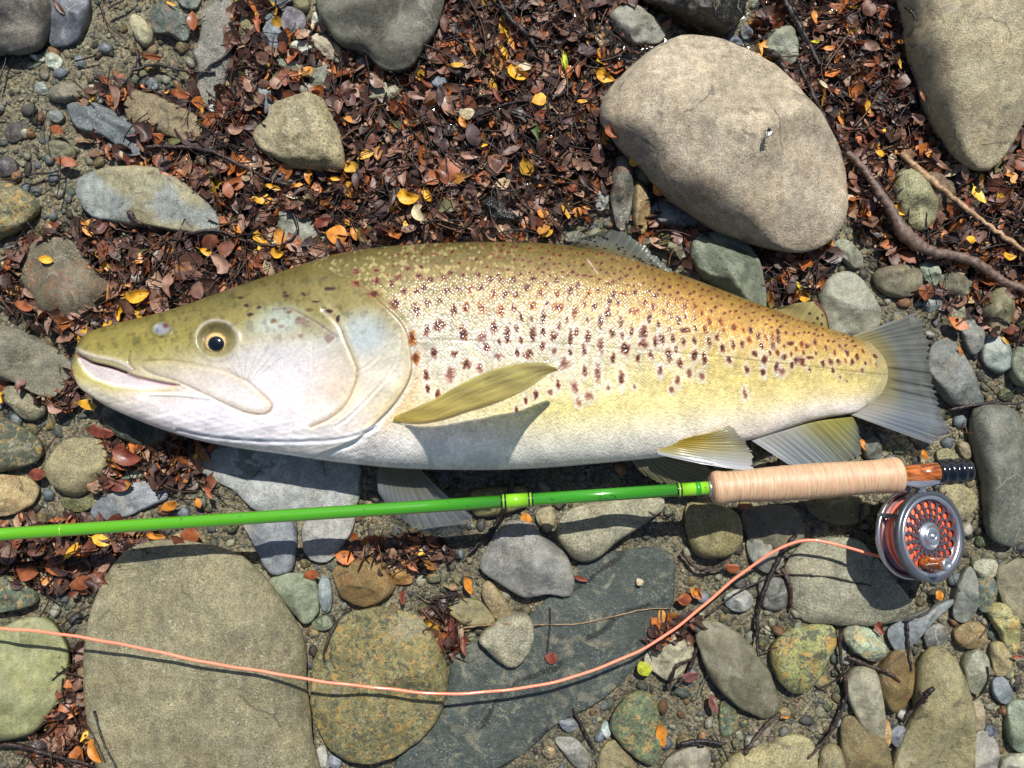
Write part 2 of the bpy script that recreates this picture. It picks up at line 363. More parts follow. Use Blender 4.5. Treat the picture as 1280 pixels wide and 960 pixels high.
# ------------------------------------------------------------------ stones: outline read off the photograph, height, kind, colour, label
REG = {'A': (0, 0, 2.977), 'B': (400, 0, 2.977), 'C': (800, 0, 2.667), 'D': (0, 300, 2.977), 'E': (400, 280, 2.977), 'F': (800, 300, 2.667),
       'G': (0, 600, 2.667), 'H': (400, 600, 2.667), 'I': (800, 600, 2.667), 'P': (0, 0, 1.0)}
def pts(reg, s):
    ox, oy, k = REG[reg]
    return [(ox+float(a.split(',')[0])/k, oy+float(a.split(',')[1])/k) for a in s.split()]
ST = [
('A', '-160,-60 60,-90 170,-20 185,60 165,130 130,178 60,196 0,195 -120,190', 62, 'slate', (104,100,92), 'dark grey boulder cut by the top left corner, a pale crust near its edge'),
('A', '195,-50 320,-30 325,60 300,130 260,165 190,170 188,90', 22, 'slate', (98,104,112), 'slate blue flat stone beside the dark boulder in the top left corner'),
('A', '770,10 865,10 865,180 850,280 800,380 755,390 735,350 735,250 720,200 745,130', 14, 'sand', (124,122,112), 'long upright grey slab crossed by a black forked twig, upper left'),
('A', '570,25 660,30 695,90 695,150 620,130 568,110', 20, 'rust', (96,108,100), 'dark green grey block above the cream pebble, upper left'),
('A', '485,60 520,58 565,115 562,160 530,172 490,110', 16, 'white', (180,176,142), 'cream long pebble leaning beside the green grey block'),
('A', '985,50 1020,60 1060,150 1050,205 1010,190 980,130', 15, 'slate', (112,122,128), 'blue grey oval pebble next to an orange leaf, top left of centre'),
('A', '1070,25 1130,50 1135,100 1090,125 1045,100 1050,55', 16, 'slate', (128,124,130), 'lilac grey pebble above the white chips, left of the top boulder'),
('A', '1175,45 1225,95 1200,125 1160,95', 15, 'white', (196,196,176), 'small white chip right of the lilac pebble'),
('A', '1070,158 1140,150 1170,185 1150,210 1090,188', 14, 'white', (200,202,186), 'white angular stone left of the ridged quartz'),
('A', '1160,125 1230,140 1270,180 1265,230 1215,225 1150,150', 22, 'white', (182,172,150), 'ridged pale quartz stone touching the top boulder'),
('A', '195,195 235,225 215,262 175,245 172,212', 12, 'white', (178,186,170), 'small white round stone on the sand below the top left boulder'),
('A', '110,207 165,203 172,225 140,230', 6, 'white', (215,214,205), 'thin white chip in the shade line of the top left boulder'),
('A', '180,345 225,315 310,315 325,350 250,385 185,370', 16, 'sand', (130,124,104), 'grey brown flat stone on sand above the marbled blue stone'),
('A', '250,390 330,378 400,400 470,440 520,490 535,560 480,580 400,520 310,490 275,460', 24, 'vein', (98,106,108), 'blue grey marbled stone crossed by a pale band, left'),
('A', '470,350 560,345 640,380 720,420 775,470 760,520 690,530 600,500 500,470 465,420', 22, 'sand', (132,118,88), 'tan elongated stone lying right of the marbled blue stone'),
('A', '945,490 990,440 1020,390 1110,355 1160,350 1200,370 1230,420 1275,520 1275,625 1180,635 1090,620 1020,590 960,550', 52, 'sand', (158,148,114), 'khaki pyramid shaped stone with a peaked top among the leaves'),
('A', '290,665 350,635 440,620 560,622 640,645 720,710 790,770 820,830 800,880 700,870 560,850 430,830 330,800 285,730', 42, 'two', (148,142,112), 'big oval stone half olive and half blue grey, above the trout head'),
('A', '-80,650 0,675 60,690 125,735 140,780 90,840 0,890 -90,900', 34, 'mott', (140,130,88), 'rough yellowish stone cut by the left edge, upper half'),
('D', '100,30 170,-10 270,0 330,70 410,175 395,235 330,285 200,290 110,210 70,120', 26, 'rust', (104,96,76), 'grey stone with rusty brown patches and one yellow leaf, left of the trout head'),
('A', '165,540 220,520 275,550 270,590 200,590', 10, 'slate', (104,100,72), 'small olive brown stone half sunk left of the marbled stone'),
('A', '960,330 1000,325 1028,360 1015,410 975,415', 12, 'slate', (122,132,136), 'small blue grey stone above the khaki pyramid stone'),
('A', '1160,240 1225,240 1240,300 1220,345 1160,340', 16, 'slate', (118,122,104), 'grey green stone behind the khaki pyramid stone'),
('A', '1030,225 1100,215 1130,255 1100,275 1040,250', 12, 'white', (142,146,124), 'pale green small stone below the white chips'),
('A', '1040,775 1180,820 1230,870 1180,910 1060,905 1020,850', 10, 'slate', (132,136,124), 'pale grey flat slab between leaves under the khaki pyramid stone'),
('A', '900,60 940,70 940,160 890,160', 12, 'sand', (128,124,88), 'khaki stone under an orange leaf, top left of centre'),
('A', '182,415 220,410 238,435 215,458 185,445', 11, 'slate', (118,124,122), 'round blue grey pebble at the left end of the marbled stone'),
('A', '773,395 800,385 822,400 808,422 780,415', 9, 'white', (206,208,204), 'tiny bright white pebble at the foot of the long upright slab'),
('A', '660,-20 745,-20 730,30 680,25', 12, 'slate', (128,134,126), 'grey stone cut by the top edge above two brown leaves'),
('A', '960,-30 1090,-30 1085,5 1040,22 985,20', 14, 'slate', (122,128,128), 'blue grey stone cut by the top edge left of the top boulder'),
('A', '1095,-20 1150,-20 1145,40 1100,40', 14, 'sand', (130,128,92), 'olive stone cut by the top edge beside the top boulder'),
('A', '280,212 300,205 320,230 305,255 283,245', 10, 'slate', (108,116,124), 'little slate pebble on the sand right of the white round stone'),
('A', '545,300 580,292 588,330 550,335', 9, 'slate', (110,118,124), 'little blue pebble below the black forked twig'),
('A', '130,312 165,308 180,345 140,350', 8, 'white', (160,166,158), 'pale grey angular pebble left of the flat grey brown stone'),
('A', '15,490 50,455 105,460 90,510 40,530', 7, 'slate', (84,78,80), 'flat dark purple stone near the left edge'),
('A', '-20,580 50,590 60,640 0,655', 9, 'slate', (80,74,76), 'dull purple grey stone at the left edge above the rough yellowish stone'),
('B', '-10,30 20,-120 460,-140 462,0 440,90 380,190 330,250 260,262 210,240 170,200 80,170 30,110', 78, 'slate', (100,99,86), 'big dark grey speckled boulder cut by the top edge'),
('B', '135,200 180,195 200,230 170,255 135,235', 14, 'slate', (142,150,148), 'pale blue pebble under the lower edge of the top boulder'),
('B', '170,325 250,308 300,335 260,375 185,365', 14, 'sand', (158,156,130), 'pale tan flat stone on the leaves below the top boulder'),
('B', '413,300 445,278 478,300 470,345 425,330', 16, 'slate', (108,116,124), 'shiny blue grey pebble alone in the leaf litter'),
('B', '1075,50 1150,15 1230,60 1285,110 1265,155 1180,165 1110,125', 26, 'white', (150,150,136), 'light speckled stone under the black wet boulder at the top'),
('C', '0,-60 350,-60 345,30 310,90 262,112 160,80 70,30 10,0', 70, 'wet', (22,18,10), 'nearly black wet boulder with a brown sheen at the top edge'),
('P', '750,135 768,104 800,72 835,50 870,43 912,53 957,78 1000,115 1035,162 1055,210 1060,250 1052,285 1022,312 975,314 920,296 870,272 830,242 800,208 768,175 752,155', 120, 'sand', (182,168,144), 'largest smooth brown grey boulder, above the dorsal fin, a dark fly on it'),
('P', '1140,-60 1135,40 1148,90 1168,150 1200,195 1236,213 1262,180 1290,120 1360,60 1340,-90', 110, 'sand', (184,172,138), 'huge tan boulder filling the top right corner'),
('C', '440,100 500,88 525,120 525,190 500,235 460,205 405,170 415,130', 26, 'white', (148,152,132), 'light green grey stone between the largest boulder and a black branch'),
('C', '280,130 320,120 345,150 300,148', 14, 'slate', (104,112,124), 'small blue stone squeezed above the largest boulder'),
('C', '335,95 365,85 375,120 345,130', 14, 'slate', (116,124,132), 'smaller blue pebble right of the black wet boulder'),
('B', '1095,600 1120,578 1150,590 1165,690 1155,800 1130,860 1100,830 1080,720', 30, 'rust', (112,112,102), 'slim upright grey stone leaning at the left foot of the largest boulder'),
('B', '1165,690 1190,680 1225,740 1225,820 1200,875 1165,830', 28, 'rust', (142,122,82), 'slim tan stone standing against the slim grey one'),
('B', '1175,615 1215,620 1240,660 1215,690 1175,670', 18, 'sand', (142,136,112), 'small round tan stone tucked under the largest boulder'),
('B', '1028,712 1060,700 1075,740 1050,790 1025,770', 14, 'white', (162,166,158), 'whitish angular stone left of the slim grey stone'),
('B', '1020,600 1060,590 1075,640 1040,660', 10, 'mott', (130,128,92), 'small mossy pebble above the whitish angular stone'),
('B', '915,870 960,860 1000,885 960,905 915,900', 14, 'slate', (108,108,94), 'dull grey stone touching the back of the trout before the dorsal fin'),
('C', '38,692 80,665 130,680 185,725 212,745 160,758 60,748', 26, 'slate', (124,130,130), 'blue grey shiny stone below the left part of the largest boulder'),
('C', '62,822 110,795 150,805 168,850 140,870 90,838', 18, 'sand', (134,130,104), 'light olive lumpy stone just above the dorsal fin tip'),
('P', '864,304 880,291 904,290 930,302 948,326 956,360 954,392 926,380 890,355 868,330', 58, 'slate', (108,116,98), 'grey green oval boulder behind the back of the trout'),
('C', '850,600 880,560 920,570 965,620 990,690 975,750 930,770 890,740 850,690', 34, 'sand', (146,144,108), 'pale olive egg shaped stone beside the thick branch, right'),
('C', '950,575 1020,590 1055,640 1030,710 975,720', 24, 'sand', (116,96,74), 'brown stone behind the pale olive egg shaped stone'),
('C', '648,805 690,800 740,850 737,890 700,892 650,840', 20, 'vein', (122,124,104), 'grey angular stone right below the largest boulder'),
('F', '600,170 640,120 690,103 740,130 780,190 805,265 775,305 690,325 640,320 615,270 595,210', 36, 'slate', (142,142,124), 'light grey rounded stone between the adipose and tail fins'),
('F', '780,110 850,80 920,90 945,125 930,170 870,195 800,170', 26, 'sand', (128,122,98), 'grey brown oval stone above the tail, under the branch'),
('F', '930,85 975,75 1000,110 990,150 955,145', 20, 'slate', (132,142,122), 'pale green grey stone right of the grey brown oval stone'),
('F', '1000,120 1060,110 1100,140 1095,180 1040,200 1000,160', 24, 'sand', (122,120,98), 'grey olive stone under the lower side of the branch'),
('F', '1148,215 1180,160 1225,158 1242,220 1225,300 1190,330 1145,262', 30, 'sand', (130,126,94), 'upright olive stone near the right edge above the tail'),
('F', '1070,280 1110,265 1143,290 1140,350 1110,385 1080,340', 20, 'slate', (116,118,112), 'grey pebble right of the tail, left of the pale blue one'),
('F', '1138,352 1170,315 1220,340 1243,400 1215,440 1180,440 1142,402', 22, 'slate', (148,160,154), 'pale blue green flat pebble near the right edge'),
('F', '965,370 1000,332 1050,340 1090,410 1145,530 1130,552 1040,552 1000,510 968,450', 30, 'vein', (104,108,104), 'slate grey stone with a white patch, just right of the tail fin'),
('F', '940,190 985,180 1002,220 960,242', 14, 'slate', (136,146,146), 'small pale blue stone above the tail tip'),
('F', '1030,218 1075,210 1082,262 1040,272', 12, 'white', (152,150,122), 'small pale olive lump above the slate stone with the white patch'),
('F', '1115,565 1180,546 1250,570 1280,640 1285,800 1280,960 1260,1015 1222,1022 1165,985 1150,900 1140,800 1110,680', 40, 'slate', (104,106,94), 'large long dark grey stone standing by the right edge, beside the reel'),
('F', '1235,380 1300,350 1330,480 1250,478', 30, 'slate', (122,130,108), 'hazy green stone cut by the right edge, level with the tail'),
('F', '750,665 790,660 806,722 752,728', 16, 'slate', (104,106,96), 'small dark grey stone below the tail, next to an orange leaf'),
('F', '990,705 1030,695 1062,735 1000,742', 14, 'sand', (134,128,92), 'small olive stone touching the black end of the rod'),
('F', '1058,682 1090,675 1100,722 1080,730', 14, 'sand', (146,134,104), 'small tan stone right of the black end of the rod'),
('F', '1000,830 1060,810 1120,850 1115,900 1060,940 1010,900', 18, 'sand', (146,140,106), 'tan flat stone between the reel and the large long dark stone'),
('D', '-140,300 0,320 70,330 200,400 270,470 275,530 200,590 130,570 50,530 -60,525 -150,520', 40, 'sand', (128,124,104), 'large grey stone cut by the left edge, in front of the trout mouth'),
('D', '15,550 60,535 130,570 165,615 155,660 100,670 40,620 8,590', 22, 'sand', (132,126,100), 'tan grey stone below the large stone at the mouth'),
('D', '-60,650 0,660 60,680 140,740 155,790 110,840 0,862 -60,850', 26, 'mott', (98,104,84), 'rough green grey stone cut by the left edge below the mouth'),
('D', '173,835 230,750 300,735 370,740 402,800 390,870 330,935 270,955 210,920 178,880', 34, 'sand', (142,134,98), 'khaki rounded block stone under the chin'),
('P', '-30,598 28,595 48,610 38,632 10,645 -30,642', 20, 'rust', (176,156,112), 'pale wet tan stone at the left edge just above the rod'),
('P', '80,622 124,610 124,628 104,640 82,636', 12, 'sand', (112,112,72), 'olive stone peeping out below the khaki block stone'),
('G', '300,110 340,50 420,15 500,0 550,20 558,60 500,90 420,125 340,135', 18, 'slate', (118,124,130), 'blue grey long stone just above the rod, left'),
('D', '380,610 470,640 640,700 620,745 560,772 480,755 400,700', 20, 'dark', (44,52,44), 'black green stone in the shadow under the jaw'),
('D', '443,885 500,850 542,848 548,880 470,892', 10, 'white', (144,154,136), 'small pale green stone below the chin, above the rod'),
('P', '246,560 340,556 440,570 452,600 440,640 400,642 330,642 290,612 250,590', 14, 'slate', (148,152,148), 'broad pale grey slab under the belly and the rod'),
('G', '812,120 975,120 982,280 940,316 890,300 850,222', 22, 'slate', (122,128,132), 'blue grey slab coming out below the rod, left of the rippled one'),
('G', '1025,130 1175,115 1158,200 1100,268 1040,268 1008,215', 18, 'slate', (148,148,142), 'light grey slab with ripple lines just below the rod'),
('G', '-60,330 0,318 60,318 110,360 122,410 60,432 -60,440', 24, 'mott', (98,114,94), 'green stone at the left edge between the rod and the line'),
('G', '-160,520 0,490 60,465 130,455 180,480 225,560 225,640 190,740 140,822 80,855 0,868 -140,850', 46, 'slate', (134,136,92), 'large smooth olive stone at the left edge under the pink line'),
('P', '105,820 112,770 135,715 165,685 210,673 250,678 295,690 330,720 365,765 382,810 385,860 390,920 396,1010 250,1060 150,1010 120,940 108,880', 64, 'sand', (134,128,98), 'giant round grey stone at the bottom left, crossed by the pink line'),
('G', '900,330 970,310 1040,320 1062,380 1060,440 1020,480 960,420 910,370', 22, 'vein', (128,138,112), 'pale green veined stone right of the giant round stone'),
('G', '1065,335 1095,330 1107,390 1085,440 1065,400', 16, 'slate', (130,140,140), 'small pale blue oval between the green veined and the brown stone'),
('H', '45,300 100,270 190,262 230,305 247,360 215,400 150,422 90,405 55,360', 30, 'rust', (138,114,66), 'warm brown rounded stone above the mottled yellow one'),
('H', '235,312 265,285 300,310 305,345 250,347', 16, 'rust', (176,136,72), 'orange tan pebble beside the warm brown stone'),
('H', '0,560 40,490 110,440 210,425 300,440 370,500 410,590 425,680 405,770 350,850 270,910 170,945 90,930 20,880 -20,800 -30,700 -25,620', 50, 'mott', (136,130,84), 'round yellow and rust mottled stone right of the giant one'),
('H', '530,290 570,200 620,140 700,140 740,180 830,260 848,340 830,390 760,380 680,390 600,345', 42, 'slate', (134,134,128), 'angular pale grey stone below the rod, middle'),
('H', '792,150 840,95 1000,60 1130,55 1150,90 1090,140 1000,200 940,250 880,272 830,250 795,200', 40, 'sand', (146,142,118), 'grey stone under the rod before the cork grip'),
('H', '528,530 580,480 650,450 700,458 712,520 690,590 640,626 590,600 550,560', 26, 'sand', (150,146,122), 'heart shaped pale stone on the edge of the dark slab'),
('H', '930,255 1060,226 1160,222 1182,262 1176,410 1130,520 1045,630 940,735 810,800 720,880 620,950 420,1030 240,1010 285,890 395,790 425,700 432,600 470,545 600,520 720,430 800,350 850,290', 16, 'dark', (66,76,72), 'long dark slate slab with pale veins crossing the bottom middle'),
('H', '415,405 520,398 585,465 520,492 450,462', 14, 'sand', (142,134,96), 'small tan flat stone above the mottled round stone'),
('H', '540,352 570,340 630,420 632,460 590,467 545,400', 16, 'sand', (150,134,98), 'tan wedge stone left of the angular pale grey stone'),
('H', '1080,600 1150,520 1230,540 1242,590 1180,662 1130,652', 22, 'white', (168,162,134), 'chunky whitish stone beside the right end of the dark slab'),
('H', '980,775 1040,710 1110,720 1135,800 1137,910 1095,950 1020,900 973,835', 28, 'mott', (112,128,92), 'green tipped stone at the bottom, below the chunky whitish one'),
('H', '935,830 955,805 970,840 955,863', 9, 'white', (182,196,196), 'tiny pale blue pebble left of the green tipped stone'),
('H', '785,860 850,860 900,920 890,962 850,955 800,895', 14, 'slate', (124,124,114), 'grey sunk stone under the tip of the dark slab, bottom edge'),
('H', '935,905 980,868 1042,930 1050,985 930,985', 16, 'sand', (140,130,92), 'tan pointed stone cut by the bottom edge, left of the green tipped one'),
('H', '722,105 775,90 780,150 755,175 725,142', 18, 'white', (152,144,112), 'pale lumpy stone between the angular grey stone and the rod'),
('H', '500,40 640,20 690,30 692,80 620,112 520,118', 18, 'sand', (128,124,78), 'olive stone behind the rod next to the first ring pair'),
('P', '860,630 905,632 927,650 925,680 905,697 872,695 860,670', 34, 'sand', (132,124,82), 'olive stone under the near end of the cork grip'),
('I', '480,285 540,212 620,190 720,198 790,260 900,400 880,440 860,470 780,482 650,484 560,472 510,430 488,350', 26, 'sand', (140,138,116), 'broad pale slab under the pink line and the shadow of the reel'),
('P', '928,640 985,632 1004,655 1000,680 945,684', 24, 'slate', (96,92,74), 'dull brown stone in the shade below the cork grip, left one'),
('I', '560,70 640,55 740,60 768,110 700,150 620,140 560,105', 22, 'sand', (104,96,58), 'olive brown oval stone in the shade below the cork grip, right one'),
('I', '360,200 440,185 480,220 470,290 420,310 370,270', 20, 'slate', (120,122,112), 'grey stone where the pink line starts to bend down'),
('I', '398,332 470,325 502,380 470,432 410,422', 20, 'slate', (92,94,86), 'dark grey stone left of the broad pale slab, under black roots'),
('I', '183,490 230,468 300,490 380,560 440,660 466,740 450,787 400,792 320,750 240,670 200,580', 34, 'slate', (108,104,82), 'long dark olive stone lying diagonally, bottom right'),
('I', '440,560 490,505 560,485 630,480 655,520 640,580 600,650 550,707 490,702 445,640', 30, 'mott', (148,152,94), 'lumpy yellow green stone right of the long dark olive one'),
('I', '680,500 720,478 790,510 820,560 800,602 730,588 680,540', 24, 'mott', (150,164,138), 'white and green stone right of the lumpy yellow green one'),
('I', '828,497 940,440 1040,398 1042,415 960,480 890,562 850,567', 20, 'slate', (116,124,126), 'slate blue triangular slab under the reel'),
('I', '790,650 850,572 900,575 915,640 890,740 840,772 800,722', 28, 'rust', (122,104,60), 'brown lumpy stone between the grey oval and the big long stone'),
('I', '688,660 730,620 780,630 800,700 812,800 810,862 760,850 710,770 685,702', 28, 'slate', (142,138,116), 'light grey oval stone left of the brown lumpy one'),
('I', '918,700 940,600 990,553 1040,580 1080,660 1110,760 1110,850 1085,1010 850,1010 882,860 918,780', 44, 'sand', (152,144,104), 'big pale olive long stone at the bottom right'),
('I', '1050,505 1100,472 1150,490 1152,540 1100,562 1058,548', 20, 'rust', (142,126,86), 'tan squarish pebble above the grey oval pebble, right'),
('I', '1073,610 1110,563 1152,580 1162,640 1130,712 1090,692', 22, 'slate', (130,132,112), 'grey green oval pebble with a root round it, right'),
('I', '1060,350 1100,288 1120,330 1117,440 1082,477 1043,450', 24, 'slate', (116,120,110), 'tall dark grey stone below the right side of the reel'),
('I', '1113,345 1160,318 1187,350 1165,432 1130,432', 20, 'mott', (110,128,118), 'blue green oval stone right of the tall dark grey one'),
('I', '1158,440 1200,408 1250,450 1264,550 1235,582 1200,520', 24, 'mott', (184,180,120), 'pale yellow knobbly stone near the right edge'),
('I', '1168,555 1210,540 1240,590 1215,652 1180,645', 18, 'sand', (166,152,108), 'sandy oval pebble below the pale yellow knobbly stone'),
('I', '1173,668 1210,655 1237,700 1220,747 1180,722', 14, 'slate', (118,128,134), 'blue pebble right of the grey green oval pebble'),
('I', '1228,750 1275,733 1310,770 1300,890 1250,902 1223,840', 24, 'slate', (132,144,122), 'grey green stone cut by the right edge near the bottom'),
('I', '1190,290 1280,262 1340,300 1330,480 1260,470 1205,400', 20, 'sand', (140,134,108), 'flat tan grey stone at the right edge below the large long dark stone'),
('I', '1113,275 1180,265 1192,318 1130,325', 16, 'white', (150,150,128), 'pale stone above the blue green oval stone'),
('I', '270,960 340,905 430,870 520,850 580,880 592,960 560,1020 280,1020', 26, 'sand', (150,142,102), 'tan stone cut by the bottom edge left of the black twigs'),
('I', '598,940 612,895 650,880 682,920 680,990 600,990', 18, 'sand', (146,138,102), 'small tan stone cut by the bottom edge beside the broad one'),
('I', '672,830 700,785 780,830 832,900 830,1000 690,1000', 24, 'rust', (124,112,74), 'brown tan stone under the light grey oval at the bottom edge'),
('I', '268,750 310,737 325,830 270,852', 8, 'mott', (104,124,102), 'faint green sunk stone below the long dark olive one'),
('I', '833,840 868,815 887,840 862,890 835,872', 14, 'slate', (116,122,128), 'small blue grey pebble below the brown lumpy stone'),
('I', '782,822 828,800 835,870 810,892', 14, 'rust', (168,138,88), 'orange tan pebble touching the light grey oval stone'),
('I', '1120,845 1170,848 1192,900 1180,990 1095,990', 22, 'slate', (138,136,128), 'grey lilac stone right of the big pale olive long stone'),
('I', '85,935 160,890 220,888 235,940 200,990 80,990', 16, 'slate', (134,128,110), 'pale grey stone cut by the bottom edge right of the green tipped one'),
('I', '280,388 340,362 380,398 350,437 298,430', 14, 'slate', (128,132,128), 'bluish oval pebble just right of the pink line'),
('I', '945,505 985,478 1015,490 1020,540 960,562', 14, 'slate', (92,94,90), 'dark grey stone below the slate blue triangle'),
('I', '1213,935 1290,910 1310,990 1210,990', 18, 'white', (168,170,152), 'whitish stone in the bottom right corner'),
('I', '1148,825 1175,815 1190,845 1160,866', 10, 'slate', (76,82,96), 'dark blue small pebble left of the grey green edge stone'),
('I', '1100,740 1135,730 1150,790 1140,840 1112,830', 12, 'sand', (146,134,108), 'pinkish tan pebble right of the big pale olive long stone'),
('G', '1053,905 1085,890 1097,985 1053,985', 14, 'white', (166,166,156), 'white grey pebble at the bottom right of the giant round stone'),
('G', '1100,915 1140,930 1125,965 1095,950', 12, 'slate', (124,132,142), 'blue pebble below the round mottled stone'),
('G', '1040,475 1090,450 1112,490 1060,502', 12, 'slate', (112,122,100), 'small green stone between the giant and the mottled stone'),
('H', '795,795 840,795 862,820 830,842 800,818', 10, 'slate', (120,126,134), 'small blue pebble under the lower edge of the dark slab'),
('H', '0,330 25,325 42,370 35,430 5,440', 10, 'slate', (132,140,140), 'slender pale pebble left of the warm brown stone'),
('E', '590,-85 650,-110 700,-60 745,-20 720,10 640,0 600,-40', 24, 'wet', (12,12,14), 'black wet charred lump in the leaf litter'),
('I', '560,330 0,0 0,0', 0, '', (0,0,0), ''),
]
def stone(P, h, kind, colr, label, seed, zb=0., name='river_stone', NP=44, NR=11):
    O = spline(P, NP, True)
    area = .5*np.sum(O[:, 0]*np.roll(O[:, 1], -1)-np.roll(O[:, 0], -1)*O[:, 1])
    if area < 0: O = O[::-1]
    g = np.random.default_rng(seed)
    c = O.mean(0); size = math.sqrt(abs(area)); ze = zb+.3*h
    k = (D-ze)/D
    X = (O-640*np.array([1, 0])-480*np.array([0, 1]))*k        # metric plane units
    cx = X.mean(0); Rr = X-cx
    apex = g.uniform(-.12, .12, 2)*size
    pf = g.uniform(2.1, 3.2) if kind in ('sand', 'white') else g.uniform(2.4, 4.2)
    ss = np.sin(np.linspace(0, 1, NR)*math.pi/2)**.9; V = [];
    for s in ss[1:]:
        z = ze+(zb+h-ze)*max(0, 1-s**pf)**(1/1.7)
        V.append(np.c_[Rr*s+apex*(1-s)*(1-s*.4), np.full(NP, z)])
    for s, dz in ((.985, .35), (.93, .8), (.8, 1.25)): V.append(np.c_[Rr*s, np.full(NP, ze-(ze+8)*dz)])
    V = np.vstack([np.r_[apex, zb+h][None], *V])
    q = V+g.uniform(0, 900, 3)
    amp = {'sand': .028, 'slate': .022, 'mott': .034, 'vein': .03, 'dark': .022, 'two': .02, 'white': .04, 'rust': .034, 'wet': .02}[kind]
    rimf = np.r_[0., np.repeat(ss[1:], NP), np.ones(3*NP)]
    A = min(size, 105)
    dz = waves(q, size*.55, seed, 8, 3)*amp*A*1.15*(1-.75*rimf**3)
    dr = waves(q, size*.35, seed+1, 8, 3)*amp*A*.34
    # planar facets
    nf = 5 if kind in ('slate', 'vein', 'dark', 'white', 'mott') else 3
    if kind in ('slate', 'vein', 'rust') and size < 90: nf += 3
    for _ in range(nf):
        a = g.uniform(0, 6.28); t = g.uniform(.25, .9)*h/size*1.6; off = g.uniform(.55, .9)
        pl = zb+h*off+h*.25-(V[:, 0]*math.cos(a)+V[:, 1]*math.sin(a))*t
        m = V[:, 2] > pl; V[m, 2] = np.maximum(pl[m], ze*.6+V[m, 2]*.4)
    V[:, 2] += dz; n2 = V[:, :2]/(np.linalg.norm(V[:, :2], axis=1)[:, None]+1e-9); V[:, :2] += n2*dr[:, None]
    M = np.c_[V[:, 0]*S, -V[:, 1]*S, V[:, 2]*S]
    F = gridfaces(NR-1+3, NP, True)+1
    j = np.arange(NP)
    tris = [(0, 1+int(a), 1+int((a+1) % NP)) for a in j]
    me = bpy.data.meshes.new(name); me.from_pydata(M.tolist(), [], [tuple(int(x) for x in f) for f in F]+[t for t in tris])
    me.polygons.foreach_set('use_smooth', np.ones(len(me.polygons), bool)); me.update()
    me.flip_normals() if me.polygons[0].normal.z < 0 else None
    o = add(name, me, SM[kind], loc=(cx[0]*S, -cx[1]*S, 0))
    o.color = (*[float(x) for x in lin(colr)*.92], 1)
    tag(o, label, 'stone'); return o
STONES = []; OUT = []
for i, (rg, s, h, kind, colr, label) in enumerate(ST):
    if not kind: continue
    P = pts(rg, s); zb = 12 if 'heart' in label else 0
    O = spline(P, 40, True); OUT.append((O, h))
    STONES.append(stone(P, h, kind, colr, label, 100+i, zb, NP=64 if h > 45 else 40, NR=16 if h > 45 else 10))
def on_stone(X, Y, grow=0.):
    P = np.c_[np.ravel(X), np.ravel(Y)]; r = np.zeros(len(P), bool)
    for O, h in OUT:
        c = O.mean(0); Q = c+(O-c)*(1+grow); lo, hi = Q.min(0), Q.max(0)
        m = np.flatnonzero((P[:, 0] > lo[0]) & (P[:, 0] < hi[0]) & (P[:, 1] > lo[1]) & (P[:, 1] < hi[1]) & ~r)
        if len(m): r[m] = inside(P[m], Q)
    return r.reshape(np.shape(X))

# ------------------------------------------------------------------ pebbles and grit between the stones
ICO = None
def ico():
    t = (1+5**.5)/2
    v = np.array([(-1, t, 0), (1, t, 0), (-1, -t, 0), (1, -t, 0), (0, -1, t), (0, 1, t), (0, -1, -t), (0, 1, -t), (t, 0, -1), (t, 0, 1), (-t, 0, -1), (-t, 0, 1)])
    v /= np.linalg.norm(v[0])
    f = np.array([(0, 11, 5), (0, 5, 1), (0, 1, 7), (0, 7, 10), (0, 10, 11), (1, 5, 9), (5, 11, 4), (11, 10, 2), (10, 7, 6), (7, 1, 8), (3, 9, 4), (3, 4, 2), (3, 2, 6), (3, 6, 8), (3, 8, 9), (4, 9, 5), (2, 4, 11), (6, 2, 10), (8, 6, 7), (9, 8, 1)])
    return v, f
def subdiv(v, f):
    E = {}; v = [tuple(x) for x in v]; nf = []
    def mid(a, b):
        k = (min(a, b), max(a, b))
        if k not in E:
            m = np.array(v[a])+np.array(v[b]); m /= np.linalg.norm(m); E[k] = len(v); v.append(tuple(m))
        return E[k]
    for a, b, c in f:
        x, y, z = mid(a, b), mid(b, c), mid(c, a); nf += [(a, x, z), (b, y, x), (c, z, y), (x, y, z)]
    return np.array(v), np.array(nf)
IV, IF = ico(); IV2, IF2 = subdiv(IV, IF)
PAL = np.array([(120,116,104), (140,134,114), (104,108,108), (92,90,84), (150,140,110), (128,132,118), (160,156,138), (112,104,84), (96,104,98), (142,112,84), (118,120,128), (84,76,68), (178,172,150)])
